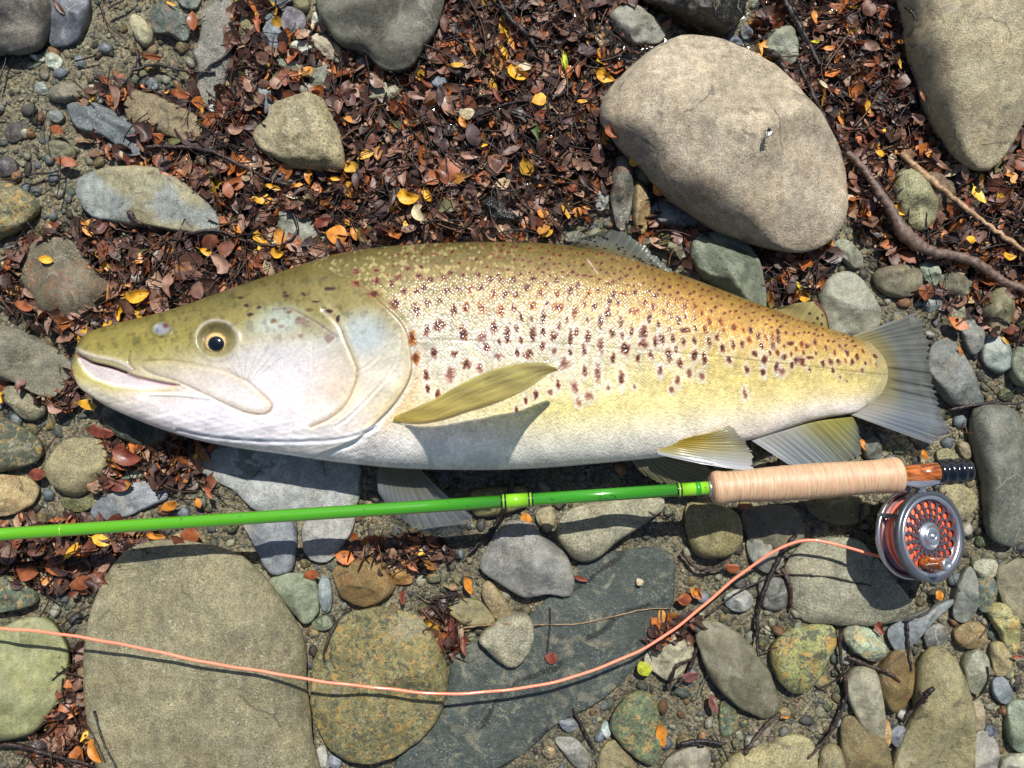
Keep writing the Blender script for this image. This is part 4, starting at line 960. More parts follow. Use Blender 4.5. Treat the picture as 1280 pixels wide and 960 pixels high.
# ------------------------------------------------------------------ the trout
TOP = np.array([(90.4,456),(91.5,449),(95,436),(100,425),(107,417.5),(122,410.5),(145,404),(170,398),(200,390.5),(240,378),(280,363),(320,349.5),(350,340),(390,326),(430,315.5),(480,308),(540,304),(600,302),(660,303),(700,305.5),(740,310),(780,318.5),(820,331),(860,346),(900,361),(940,376.5),(980,391.5),(1020,405),(1050,415),(1080,421),(1112,428)], float)
BOT = np.array([(90.4,459),(91.5,466),(95,477),(101,486),(112,494),(132,507),(162,521),(200,536),(250,551),(300,560.5),(360,569),(400,575),(440,580),(500,585.5),(560,587.5),(620,587.5),(680,585),(740,580),(790,575.5),(830,571),(870,562.5),(920,553),(950,547.5),(985,536),(1020,525),(1060,518),(1090,514),(1112,505)], float)
def curve(pt):
    q = spline(pt, 900); q = q[np.argsort(q[:, 0])]; return lambda x: np.interp(x, q[:, 0], q[:, 1])
ft, fb = curve(TOP), curve(BOT)
NU, NV = 900, 230
t = np.linspace(0, 1, NU); xs = 90.45+(1110-90.45)*np.where(t < .06, .06*(.62*(t/.06)**2+.38*(t/.06)), t)
tv = np.linspace(0, 1, NV); vv = .62*tv+.38*(1-np.cos(math.pi*tv))/2
X = np.repeat(xs[:, None], NV, 1); Tt, Bb = ft(xs)[:, None], fb(xs)[:, None]; Vv = np.repeat(vv[None], NU, 0); Y = Tt+(Bb-Tt)*Vv
zc = np.interp(xs, [90, 200, 500, 900, 1110], [62, 66, 70, 62, 50])[:, None]
Th = np.interp(xs, [90.4, 92, 97, 110, 140, 200, 300, 400, 520, 700, 850, 1000, 1070, 1110], [2, 7, 13, 20, 29, 38, 50, 58, 66, 66, 52, 30, 17, 1.2])
ker = np.ones(9)/9; Th = np.convolve(np.pad(Th, 4, 'edge'), ker, 'valid')[:, None]
cs = np.clip(1-np.abs(2*Vv-1)**2.5, 0, 1)**.55
Z = zc+Th*cs
X0 = X.copy(); X = X-24*np.abs(2*Vv-1)**2.2*sst(1050, 1112, X)
PQ = np.stack([X, Y], -1).reshape(-1, 2)
def pz(off, k, s): return [(off[0]+a/k, off[1]+b/k) for a, b in s]
h4 = lambda s: pz((80, 330), 4.173, s); g4 = lambda s: pz((340, 300), 4.173, s)
GILL = g4([(150,120),(240,165),(350,190),(450,228),(560,320),(680,440),(718,560),(722,700),(655,830),(560,935)])+[(445,549),(405,566),(380,576)]
HEADP = GILL+[(380,640),(0,640),(0,200),(376,200)]
dist = lambda pl, closed=False: seg_dist(PQ, spline(pl, 60), closed).reshape(X.shape)
gs = sdist(PQ, spline(GILL, 80).tolist()+[(380,640),(0,640),(0,200),(376,200)]).reshape(X.shape)
Z += 3.8*sst(1.6, -1.6, gs)*np.exp(np.minimum(gs, 0)/55)*sst(0, .12, Vv)
Z -= 1.6*np.exp(-((gs-3)/3)**2)*sst(0, .15, Vv)
PRE = g4([(270,360),(340,430),(385,530),(432,640),(445,690),(430,760),(380,860),(300,930),(200,975)])
dp = dist(PRE); Z -= 1.1*np.exp(-(dp/3.)**2); Z += .5*np.exp(-((dp-5)/4)**2)
OPL1 = g4([(672,520),(660,600),(610,700),(500,830),(400,925),(330,975)]); OPL2 = g4([(640,690),(560,770),(470,860),(380,950)])
OPL3 = g4([(445,690),(520,640),(600,560),(640,500)]); OPL4 = g4([(210,560),(212,660),(190,800),(165,900)])
dl = [dist(q) for q in (OPL1, OPL2, OPL3, OPL4)]
for q, a in zip(dl, (.8, .6, .45, .3)): Z -= a*np.exp(-(q/1.6)**2); Z += a*.7*np.exp(-((q-3)/1.8)**2)
MAX_ = h4([(410,520),(480,512),(560,512),(700,533),(830,560),(950,618),(1040,690),(1082,740),(1045,778),(960,772),(880,742),(750,680),(600,610),(500,580),(430,552)])
ms = sdist(PQ, spline(MAX_, 120, True)).reshape(X.shape)
Z += 1.1*sst(2.5, -6, ms); Z -= .8*np.exp(-((ms-1.6)/1.8)**2)
MOUTH = [(96,444),(104,447),(116,453),(140,459),(171,471),(221,481),(212,485),(180,486.5),(142,483),(116,474),(106,465),(98,453)]
mo = sdist(PQ, MOUTH).reshape(X.shape); Z -= 4.5*sst(1.5, -3.5, mo)
ML = [(94,442),(99,444.5),(108,449),(118,454),(140,459.5),(158,466)]; ML2 = ML+[(171,471),(200,478),(224,482)]
dm = dist(ML); dm2 = dist(ML2); Z -= 5*np.exp(-(dm/1.7)**2)+1.8*np.exp(-(dm2/1.6)**2)
UL = [(94,436),(104,440.5),(120,446),(145,451),(165,461)]; du = dist(UL); Z += 1.8*np.exp(-(du/3)**2)
JL = [(188,493),(225,494),(262,498)]; dj = dist(JL); Z += 1.3*np.exp(-(dj/1.8)**2)
BR_ = [(222,538),(260,546),(320,551.5),(377,552),(430,548),(470,535)]; db = dist(BR_); Z -= 1.3*np.exp(-(db/2.2)**2); Z += .8*np.exp(-((db-4)/3)**2)
FH = [(163,440),(161,452),(168,462)]; dfh = dist(FH); Z -= 1.2*np.exp(-(dfh/1.6)**2)
SUB = [(340,387),(360,386),(372,390),(395,403),(420,420)]; dsb = dist(SUB); Z -= .8*np.exp(-(dsb/1.2)**2)
re = np.hypot((X-270.5)/1.08, (Y-424)/.98)
Z += 1.7*np.exp(-((re-25)/4.)**2); Z -= 5*sst(24, 13, re)
rn = np.hypot((X-202)/11, (Y-411)/8); Z += 1.2*np.exp(-((rn-1.1)/.25)**2); Z -= 1.8*sst(1., .3, rn)
# soft undulation of skin and muscle
W3 = np.c_[PQ, np.zeros(len(PQ))]
hb = waves(W3*np.array([.7, 1.2, 1]), 10, 53, 12, 3).reshape(X.shape); Z += .02*hb*sst(3, -3, gs)*sst(.02, .12, Vv)*sst(22, 28, re)
LLY = np.interp(X, [505, 560, 700, 900, 1105], [424, 425, 430, 446, 469]); ll = np.abs(Y-LLY); Z -= .7*np.exp(-(ll/1.1)**2)*(gs > 4)
und = waves(W3, 90, 51, 8, 2).reshape(X.shape); Z += .8*und*sst(0, .1, Vv)*sst(1, .9, Vv)
fold = waves(W3*np.array([.55, 1.6, 1]), 22, 52, 8, 2).reshape(X.shape); Z += .45*fold*sst(.72, .9, Vv)*(X < 470)
tick('relief')
# --- pigment, with some highlights, glints and crease shade painted in
cxs = [90, 120, 180, 300, 420, 520, 700, 900, 1050, 1112]; cvs = [0, .12, .26, .42, .58, .74, .88, 1.]
TAB = np.array([
 [(132,130,60),(150,148,80),(160,156,92),(180,172,120),(190,180,110),(178,168,88),(206,198,140),(215,208,190)],
 [(130,128,62),(144,142,74),(152,148,78),(182,172,110),(205,195,150),(196,186,118),(226,218,200),(222,214,206)],
 [(122,122,66),(138,136,70),(150,148,78),(186,178,128),(216,206,196),(228,216,214),(234,224,226),(226,216,216)],
 [(112,112,66),(128,126,74),(150,146,92),(206,202,188),(228,222,222),(228,218,220),(234,226,232),(230,224,230)],
 [(108,108,64),(128,126,76),(146,142,88),(204,208,204),(224,218,218),(224,214,206),(234,228,232),(226,224,232)],
 [(104,102,60),(142,136,92),(180,174,134),(206,206,192),(216,213,202),(214,204,174),(228,224,226),(224,224,232)],
 [(108,102,56),(146,134,82),(190,178,132),(212,206,184),(220,212,186),(218,208,150),(226,222,208),(230,230,236)],
 [(132,114,54),(186,154,80),(212,182,108),(216,196,134),(218,202,140),(222,210,164),(230,224,212),(232,230,236)],
 [(146,128,62),(186,158,86),(204,180,110),(208,190,128),(208,194,136),(214,202,160),(230,224,218),(232,230,238)],
 [(156,142,84),(184,166,104),(196,178,120),(200,186,132),(202,190,140),(206,198,160),(220,216,206),(226,224,230)]], float)
def bil(tab, xv, yv, x, y):
    out = []
    for ch in range(3):
        rows = np.stack([np.interp(y, yv, tab[i, :, ch]) for i in range(len(xv))], 0)
        xi = np.clip(np.searchsorted(xv, x)-1, 0, len(xv)-2); f = np.clip((x-np.array(xv)[xi])/(np.array(xv)[xi+1]-np.array(xv)[xi]), 0, 1)
        f = f*f*(3-2*f); out.append(rows[xi]*(1-f)[:, None]+rows[xi+1]*f[:, None])
    return np.stack(out, -1)
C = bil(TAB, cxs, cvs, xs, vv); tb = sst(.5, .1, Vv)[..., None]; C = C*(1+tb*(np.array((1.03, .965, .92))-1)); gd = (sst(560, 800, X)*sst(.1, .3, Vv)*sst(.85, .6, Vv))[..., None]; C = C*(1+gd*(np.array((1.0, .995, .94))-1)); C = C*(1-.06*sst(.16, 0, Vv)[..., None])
n1 = waves(W3, 46, 61, 10, 3).reshape(X.shape)[..., None]; n2 = waves(W3, 11, 62, 10, 3).reshape(X.shape)[..., None]
n3 = waves(W3, 5., 63, 12, 2).reshape(X.shape)[..., None]
C = C*(1+.035*n1+.02*n2+.008*n3)*np.array((1.02, 1., .95))
def paint(mask, col, k=1.):
    global C
    m = (np.clip(mask, 0, 1)*k)[..., None]; C = C*(1-m)+np.array(col, float)*m
ell = lambda cx, cy, a, b: np.hypot((X-cx)/a, (Y-cy)/b)
head = sst(2, -2, gs)
paint(sst(1.2, .2, ell(352, 398, 42, 22))*head, (196,220,226), .6)
paint(sst(1.2, .3, ell(455, 415, 36, 34))*head, (186,202,212), .65)
paint(sst(1.2, .2, ell(388, 482, 42, 40))*head, (226,194,172), .45)
paint(sst(1.2, .2, ell(425, 470, 30, 50))*head*sst(0, 6, dp), (214,190,150), .35)
paint(sst(1.3, .2, ell(345, 462, 78, 48))*head, (234,229,238), .7); paint(sst(1.3, .3, ell(300, 520, 140, 36))*head, (242,236,246), .6); paint(sst(1.2, .2, ell(330, 410, 40, 16))*head, (206,214,206), .5)
paint(sst(-14, -2, gs)*head*sst(.25, .45, Vv)*sst(.97, .8, Vv), (208,186,134), .55)
paint(np.exp(-((gs-.5)/1.)**2)*sst(.12, .25, Vv), (104,80,54), .75)  # shade of the gill gap, painted as a dark line
paint(np.exp(-((gs-3)/3.5)**2)*sst(.5, .75, Vv), (250,248,246), .9)
paint(np.exp(-((gs-10)/9)**2)*sst(.35, .5, Vv)*sst(.9, .75, Vv), (214,182,136), .55)
paint(sst(1.2, .3, ell(535, 520, 38, 22)), (214,190,140), .5)
for q, c_, k in ((dl[0], (246,240,226), .45), (dl[1], (244,238,226), .3), (dl[2], (240,236,226), .3), (dl[3], (206,202,190), .25), (dp, (206,182,130), .5)): paint(np.exp(-(q/1.6)**2), c_, k)  # pale lines on the gill plate ridges: highlights put into the colour
paint(np.exp(-((dp-4)/3)**2)*head, (232,216,172), .35)
for a in range(9):      # fine folds low on the gill cover
    q = dist([(470-a*5, 520+a*2), (440-a*6, 540+a*2), (400-a*6, 556+a*1.2)]); paint(np.exp(-(q/.8)**2)*head, (196,180,168), .35)
# maxilla, mouth, lips
paint(sst(2, -6, ms), (224,212,204), .3); paint(sst(-9, -3, ms)*sst(1, -1, ms)*sst(230, 300, X), (204,188,146), .4)
paint(np.exp(-((ms-.8)/1.3)**2)*sst(180, 260, X)*(.5+.5*sst(440, 470, Y)), (170,142,108), .5)
paint(np.exp(-((ms-.8)/1.6)**2)*sst(280, 335, X)*sst(-4, 6, n2[..., 0]*3+4), (158,122,92), .6)
paint(sst(1.5, -2.5, mo), (222,210,212), .9); paint(np.exp(-((mo-2.5)/2.6)**2)*(Y > 462)*(X < 222), (206,194,130), .45)
paint(np.exp(-(dm2/1.7)**2), (170,120,120), .8); paint(np.exp(-(dm/1.3)**2)*sst(96, 102, X), (60,30,34), .9)
paint(np.exp(-(du/3.2)**2), (214,206,204), .75)
paint(np.exp(-(dj/1.5)**2), (250,246,226), .6); paint(np.exp(-(db/1.5)**2), (176,176,196), .65); paint(np.exp(-((db-3.5)/2)**2), (244,244,250), .6)  # cream line on the jaw ridge is a painted highlight
paint(np.exp(-(dfh/1.6)**2), (128,112,66), .6); paint(np.exp(-(dsb/1.1)**2), (130,100,120), .6)
for p_ in (((303,478),(272,448)), ((304,478),(283,447)), ((305,477),(296,442)), ((306,476),(308,446)), ((308,476),(322,440)), ((309,476),(334,436)), ((311,477),(346,438)), ((313,478),(352,446)), ((290,462),(262,452)), ((240,462),(222,446)), ((236,450),(226,440))):
    q = seg_dist(PQ, p_, False).reshape(X.shape); paint(np.exp(-(q/.7)**2)*(.5+.5*(n3[..., 0] > -.3)), (150,142,96), .36)
# eye surround, nostril
paint(sst(27, 21, re), (150,140,92), .8); paint(sst(23, 16, re)*sst(434, 412, Y), (104,94,50), .9)
paint(np.exp(-((re-24.5)/2.)**2)*sst(440, 408, Y), (206,200,204), .7)
paint(sst(1.15, .7, rn), (150,156,176), .85); paint(sst(1.1, .4, ell(207,407,4.5,4)), (110,52,56), .8); paint(np.exp(-((rn-1.2)/.25)**2), (112,108,62), .6); paint(sst(1.1,.5,ell(196,414,3,4)), (90,92,118), .6)
paint(sst(1.2, .3, ell(170, 428, 7, 9)), (110,104,52), .5)
for (x, y, a, b, c_) in ((300,372,5.5,1.8,0),(308,382,3.2,2.2,0),(324,384,3.2,2,0),(312,393,4.5,2.6,0),(358,370,4,2.6,0),(379,368,4,2.6,0),(342,401,4.8,3.4,1),(362,390,4.5,2.8,1),(386,387,4.5,2.8,1),(411,389,6,2.2,0),(422,398,2.5,6,0),(413,361,7,2.2,0),(394,377,5,1.5,0),(378,402,9,6.5,2),(411,423,7,5.5,2),(232,400,3,3,1),(352,408,5,3,2),(376,420,4,3,2),(356,366,3,1.5,0)):
    q = ell(x, y, a, b); q = q+.18*n2[..., 0]
    paint(sst(1.25, .55, q), ((52,32,22), (112,78,48), (136,100,96))[c_], (.9, .75, .6)[c_])
tick('paint')
paint(np.exp(-(ll/1.)**2)*(gs > 4)*(np.sin(X*1.4) > -.2), (150,138,110), .35)
mb = waves(W3, 16, 66, 12, 3).reshape(X.shape); C = C*(1-(.16*sst(.3, 1.4, mb)*sst(.5, .3, Vv)*head)[..., None])*(1+(.008*n3[..., 0]*head)[..., None])
n4 = waves(W3*np.array([1, .8, 1]), 8, 68, 12, 2).reshape(X.shape); C = C*(1+(.05*np.clip(n4, -1.2, 1.4)*sst(0, 5, gs)*sst(.75, .6, Vv))[..., None])
paint(np.exp(-((dp-.5)/.9)**2)*head*sst(.2, .3, Vv), (150,120,84), .5)  # preopercle groove darkened in the colour, like the gill gap
# body spots
E1 = "278,297,17,17 358,318,12,25 440,375,20,18 497,320,12,16 543,310,10,20 603,312,13,26 672,320,12,22 748,345,9,17 532,405,13,26 605,425,18,20 620,460,11,16 697,410,11,30 648,385,11,20 793,410,10,22 775,485,15,18 733,480,9,13 665,492,14,12 545,520,15,16 593,535,12,17 500,482,10,14 425,482,12,18 483,560,15,25 397,395,10,18 400,292,11,12 345,425,12,27 358,500,13,20 397,565,9,20 400,612,7,15 438,635,8,14 573,600,20,12 470,248,13,12 517,242,12,10 560,240,9,16 597,237,12,12 645,258,13,20 688,260,11,13 730,262,9,13 768,235,11,11 410,207,13,11 368,193,12,12 388,237,10,11 358,250,10,10 313,252,12,12 265,222,9,10 290,197,10,9 447,285,14,9 637,205,10,11 677,208,12,10 720,205,11,10 590,190,12,9 533,190,8,11 485,183,10,9 458,200,11,8 328,165,10,8 378,160,8,7 210,172,11,8 208,212,13,11 200,262,16,12 135,178,12,9 137,222,14,11 795,203,10,8 880,210,8,10 840,223,8,8 930,245,9,14 960,228,8,13 885,310,18,16 820,255,9,19 790,305,14,14 830,350,7,24 918,355,7,14 950,325,11,22 870,415,11,20 890,380,8,12 932,425,8,27 955,400,7,16 983,470,8,22 997,420,9,22 1045,450,10,28 1045,365,10,20 1085,405,9,16 1120,365,8,22 1137,465,14,24 1160,400,7,18 1195,410,8,22 1183,500,7,14 913,520,18,18 983,547,8,16 1033,555,10,30 1122,573,9,26 1090,500,8,16 947,605,11,22 885,600,7,17 858,627,9,9 805,637,8,14 1000,640,13,14 965,665,9,13 765,658,7,14 730,690,6,11 1070,607,7,13 1170,607,6,8 1265,545,8,16 1265,430,7,22 627,578,8,8 830,455,9,16 870,475,8,15 1210,295,8,18 1165,325,16,10 1110,290,8,15 1075,290,7,16 1070,335,9,20 1130,260,16,8 1170,255,11,8 1250,265,9,9 1240,310,7,16 1225,350,8,18 1260,372,7,12 1000,260,9,14 1035,245,7,9 1070,222,9,6 1095,262,7,11 985,300,8,12 1020,305,9,13 940,180,9,6 985,190,10,5 1010,195,12,4 1040,205,8,6 1090,215,8,6 870,150,8,5 900,178,8,5 830,180,8,6 745,185,10,6 700,170,8,5 660,165,7,5 620,160,7,5"
OG = {(645,258),(885,310),(603,312),(790,305),(560,240),(672,320),(820,255),(1130,260),(1165,325),(1000,260),(345,425),(950,325),(358,500),(1210,295),(1240,310),(985,300),(543,310)}
PKS = {(913,520),(947,605),(1000,640),(965,665),(1033,555),(605,425),(593,535),(573,600),(665,492),(483,560),(1070,607),(1170,607),(858,627),(1045,450),(870,475)}
spots = []
for e in E1.split():
    a, b, r1, r2 = [float(q) for q in e.split(',')]
    k = 1 if (int(a), int(b)) in OG else 2 if (int(a), int(b)) in PKS else 0
    spots.append((400+a/2.977, 280+b/2.977, r1/2.977*1.02, r2/2.977*.96, 0., k))
F1s = "97,385,9,22 133,410,9,15 165,445,9,14 180,385,9,16 205,455,9,13 213,395,7,18 68,435,8,13 125,470,8,16 105,500,6,10 350,512,7,16 385,380,9,9 415,400,8,16 455,425,8,14 475,440,8,12 525,400,10,10 542,405,9,14 310,350,6,16 340,345,6,14 275,360,7,14 297,400,7,12 230,335,7,14 560,355,9,9 610,410,7,9 637,405,6,12 740,435,5,10 667,457,5,7 690,470,4,4 480,390,7,10 75,330,7,18 50,340,6,16 15,310,9,22 150,300,14,10 110,330,6,14 12,350,14,12 145,340,7,12 395,320,7,12 565,392,12,6 505,345,12,7"
for e in F1s.split():
    a, b, r1, r2 = [float(q) for q in e.split(',')]; spots.append((800+a/2.667, 300+b/2.667, r1/2.667*1., r2/2.667*.95, -.1, 2 if b > 430 else 0))
g = np.random.default_rng(12); pos = [(s[0], s[1]) for s in spots]; c_ = 0
for _ in range(26000):
    x = g.uniform(470, 1096); v = g.uniform(.012, .62); y = float(ft(x)+(fb(x)-ft(x))*v)
    if x < 825 and v > .155 and (v > .5 or g.uniform() > .5 or x < 560): continue
    if x > 825 and v > .36 and g.uniform() > .012: continue
    if x < 600 and g.uniform() > (x-440)/260: continue
    if x > 825 and y > 470: continue
    small = v < .15
    sp_ = (6.6 if small else 9.6 if x > 825 else 12.5)*(1.5 if x < 620 else 1)*(.82 if x > 960 else 1)
    P_ = np.array(pos); 
    if (((P_[:, 0]-x)**2+((P_[:, 1]-y)*.8)**2) < sp_**2).any(): continue
    pos.append((x, y)); r_ = g.uniform(1.4, 2.1) if small else g.uniform(2.0, 3.2)
    if x > 980: r_ *= .85
    spots.append((x, y, r_*(1.2 if small else .85), r_*(.85 if small else 1.55), -.45 if small else -.25, 0 if small else int(g.choice([0, 1, 1])) if v < .36 else 0))
INK = [((72,32,22), (158,92,62)), ((110,52,24), (200,120,50)), ((106,56,50), (182,130,116))]
for (x, y, a, b, ang, k) in spots:
    i0, i1 = np.searchsorted(xs, [x-2.6*max(a, b)-3, x+2.6*max(a, b)+3])
    if i1 <= i0: continue
    sl = slice(i0, i1); dx, dy = X[sl]-x, Y[sl]-y; ca, sa = math.cos(ang), math.sin(ang)
    q = np.hypot((dx*ca+dy*sa)/a, (-dx*sa+dy*ca)/b)+.2*n2[sl, :, 0]+.2*waves(W3.reshape(NU, NV, 3)[sl].reshape(-1, 3), 5.5, int(x+y) % 997, 6, 1).reshape(dx.shape)
    small = max(a, b) < 2.4
    vsp = (y-ft(x))/(fb(x)-ft(x)); halo = np.exp(-((q-1.75)/.5)**2)[..., None]*(0. if small else .6*float(sst(.2, .42, vsp)))*(1 if x < 990 else .5)
    C[sl] = C[sl]*(1-halo)+np.array((232,226,220))*halo
    m = sst(1.5, .85, q)[..., None]*(.7 if k == 2 else .85); C[sl] = C[sl]*(1-m)+np.array(INK[k][1])*m
    m = sst(1.12, .35, q)[..., None]*(.9 if k != 2 else .65); C[sl] = C[sl]*(1-m)+np.array(INK[k][0])*m
paint(sst(1088, 1112, X0+6*n2[..., 0]), (166,158,116), .85)
paint(sst(1.6, 0, seg_dist(PQ, [(734,324),(740,332),(747,342)], False).reshape(X.shape)), (222,206,200), .9)    # pale scar
# scale coordinates
sz = np.interp(xs, [90, 380, 600, 900, 1110], [5.2, 5.2, 4.9, 4.0, 3.2]); U = np.r_[0, np.cumsum(np.diff(xs)/sz[1:])][:, None]+2.2*(Vv-.5)**2
Rw = Vv*56
sclm = sst(-1, 5, gs)*np.where(X > 1085, sst(1112, 1085, X), 1)*(.55+.45*sst(.98, .7, Vv))
sclm = np.where((X > 560-0) | True, sclm, 0)
cell = np.sin(np.round(U+Rw)*12.9898+np.round(U-Rw)*78.233)*43758.5453; cell = cell-np.floor(cell)
C *= (1+(.12*(cell-.5)*sclm)[..., None]); C += ((cell > .8)*sclm*sst(.3, .1, Vv)*sst(380, 420, X)*sst(720, 560, X))[..., None]*np.array((40, 40, 38.))  # random scale tone; brightest scales behind the head are painted glints
C = np.clip(C, 4, 250)
tick('spots')
# under side
NL = 14; tl = np.linspace(1, 0, NL+2)[1:-1]
ZL = zc-(zc-6)*np.clip(1-np.abs(2*tl[None]-1)**2.3, 0, 1)**.5*np.clip(Th/40, .3, 1); YL = Tt+(Bb-Tt)*tl[None]; XL = np.repeat(xs[:, None], NL, 1); XL = XL-24*np.abs(2*tl[None]-1)**2.2*sst(1050, 1112, XL)
up = WX(X, Y, Z); kk = (D-zc)/D
lo = np.stack([(XL-640)*kk*S, -(YL-480)*kk*S, ZL*S], -1)
V = np.concatenate([up, lo], 1); NT_ = NV+NL
F = gridfaces(NU, NT_, True)
VV = V.reshape(-1, 3); cap0 = V[0].mean(0); cap1 = V[-1].mean(0)
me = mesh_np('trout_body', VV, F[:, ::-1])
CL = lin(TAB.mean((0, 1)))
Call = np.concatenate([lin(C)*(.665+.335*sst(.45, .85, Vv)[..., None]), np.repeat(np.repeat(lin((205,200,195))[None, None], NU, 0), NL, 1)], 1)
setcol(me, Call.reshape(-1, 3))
setf(me, np.concatenate([sclm, np.zeros((NU, NL))], 1), 'scales')
uvm = me.attributes.new('scale_uv', 'FLOAT_VECTOR', 'POINT')
UU = np.concatenate([np.stack([U+Rw, U-Rw, 0*X], -1), np.zeros((NU, NL, 3))], 1)
uvm.data.foreach_set('vector', UU.astype(np.float32).ravel())
n = NT('trout_skin'); a = n.n('ShaderNodeAttribute'); a.attribute_name = 'Col'
m_ = n.n('ShaderNodeAttribute'); m_.attribute_name = 'scales'; u_ = n.n('ShaderNodeAttribute'); u_.attribute_name = 'scale_uv'
vo = n.n('ShaderNodeTexVoronoi'); vo.voronoi_dimensions = '2D'; vo.inputs['Scale'].default_value = 1; vo.inputs['Randomness'].default_value = .72; n.l(u_.outputs['Vector'], vo.inputs['Vector'])
tc = n.n('ShaderNodeTexCoord'); fn = n.noise(tc.outputs['Object'], 420, 4, .6)
ed = n.ramp(vo.outputs['Distance'], .3, .75, 1.02, .93)
k = n.mix(m_.outputs['Fac'], (1, 1, 1), n.gray(ed))
col = n.mix(1., a.outputs['Color'], k, 'MULTIPLY')
col = n.mix(1., col, n.gray(n.math('MULTIPLY', n.ramp(fn, .3, .7, .91, 1.08), n.ramp(n.noise(tc.outputs['Object'], 95, 6, .7), .3, .7, .93, 1.06))), 'MULTIPLY')
n.l(col, n.b.inputs['Base Color'])
sc_ = n.n('ShaderNodeSeparateColor'); n.l(vo.outputs['Color'], sc_.inputs[0])
n.l(n.ramp(fn, .3, .7, .3, .48), n.b.inputs['Roughness']); n.b.inputs['Specular IOR Level'].default_value = .35
n.b.inputs['Coat Weight'].default_value = .55; n.b.inputs['Coat Roughness'].default_value = .09
n.b.inputs['Subsurface Weight'].default_value = 0
hgt = n.math('MULTIPLY', n.math('SUBTRACT', 1., n.math('POWER', vo.outputs['Distance'], 2.)), m_.outputs['Fac'])
hgt = n.math('ADD', hgt, n.math('MULTIPLY', n.math('MULTIPLY', sc_.outputs[0], m_.outputs['Fac']), .25))
b1 = n.bump(hgt, .5, .001); b2 = n.bump(fn, .25, .0008, b1)
n.l(b2, n.b.inputs['Normal']); n.l(b2, n.b.inputs['Coat Normal'])
SKIN = n.m
trout = bpy.data.objects.new('brown_trout', None); COL.objects.link(trout); trout.location = (0, -20*S, 0)
tag(trout, 'large spotted brown trout lying on its side in the shallow stream', 'fish')
def part(name, me, mat, parent=trout):
    o = add(name, me, mat, parent)
    base = Vector((0, 0, 0)); p = parent
    while p is not None: base += p.location; p = p.parent
    o.location = -base; return o
body = part('body', me, SKIN)
def bz(x, y):
    i = int(np.clip(np.searchsorted(xs, x), 0, NU-1)); v = (y-ft(x))/(fb(x)-ft(x)); j = int(np.clip(np.searchsorted(vv, v), 0, NV-1)); return float(Z[i, j])
# eye
def dome(cx, cy, z0, r, h, colf, name, nr=22, ns=48, ry=1.):
    rr = np.linspace(0.02, 1, nr); th = np.linspace(0, 2*math.pi, ns, endpoint=False)
    RR, TH = np.meshgrid(rr, th, indexing='ij'); x = cx+r*RR*np.cos(TH); y = cy+r*ry*RR*np.sin(TH); z = z0+h*np.sqrt(np.clip(1-RR**2, 0, 1))
    me = mesh_np(name, WX(x, y, z).reshape(-1, 3), gridfaces(nr, ns, True)[:, ::-1]); setcol(me, lin(colf(RR, TH).reshape(-1, 3))*.8); return me
def glossy(name, rough, coat, spec=.5):
    n = NT(name); a = n.n('ShaderNodeAttribute'); a.attribute_name = 'Col'; tc = n.n('ShaderNodeTexCoord'); f = n.noise(tc.outputs['Object'], 700, 3)
    n.l(n.mix(1., a.outputs['Color'], n.gray(n.ramp(f, .3, .7, .85, 1.12)), 'MULTIPLY'), n.b.inputs['Base Color'])
    n.b.inputs['Roughness'].default_value = rough; n.b.inputs['Coat Weight'].default_value = coat; n.b.inputs['Coat Roughness'].default_value = .03; n.b.inputs['Specular IOR Level'].default_value = spec
    return n.m
EYEM = glossy('eye_matter', .15, 1.)
def irisc(RR, TH):
    c0 = np.array((214,170,104.)); c1 = np.array((150,128,72.)); c2 = np.array((90,84,50.)); c3 = np.array((232,206,150.))
    f1 = sst(.6, .95, RR)[..., None]; f2 = sst(.86, 1, RR)[..., None]*sst(-.2, .6, -np.sin(TH))[..., None]
    c = c0*(1-f1)+c1*f1; c = c*(1-f2)+c2*f2; f3 = np.exp(-((RR-.7)/.07)**2)[..., None]*.8; c = c*(1-f3)+c3*f3
    return c*(1+.06*np.sin(TH*17)[..., None]*np.sin(TH*7+RR*9)[..., None])
ez = bz(270, 426)
eye = part('eye', dome(269.5, 428.5, ez-2, 16.3, 8.3, irisc, 'eye', ry=.92), EYEM)
pup = part('pupil', dome(270, 429.5, ez+3.5, 10.6, 4.4, lambda r, t_: np.zeros(r.shape+(3,))+np.array((7,10,20.)), 'pupil', ry=.92), EYEM, eye)
# fins
def fin_mat(name, trans=.5, rough=.32):
    n = NT(name); a = n.n('ShaderNodeAttribute'); a.attribute_name = 'Col'
    n.l(a.outputs['Color'], n.b.inputs['Base Color']); n.b.inputs['Roughness'].default_value = rough; n.b.inputs['Coat Weight'].default_value = .4; n.b.inputs['Coat Roughness'].default_value = .1
    tl = n.n('ShaderNodeBsdfTranslucent'); n.l(a.outputs['Color'], tl.inputs[0]); mx = n.n('ShaderNodeMixShader'); mx.inputs[0].default_value = trans
    tp = n.n('ShaderNodeBsdfTransparent'); m2 = n.n('ShaderNodeMixShader')
    n.l(n.b.outputs[0], mx.inputs[1]); n.l(tl.outputs[0], mx.inputs[2]); n.l(a.outputs['Alpha'], m2.inputs[0]); n.l(tp.outputs[0], m2.inputs[1]); n.l(mx.outputs[0], m2.inputs[2]); n.l(m2.outputs[0], n.out.inputs[0])
    return n.m
FIN = fin_mat('fin_membrane'); PFIN = fin_mat('pectoral_membrane', .72, .25)
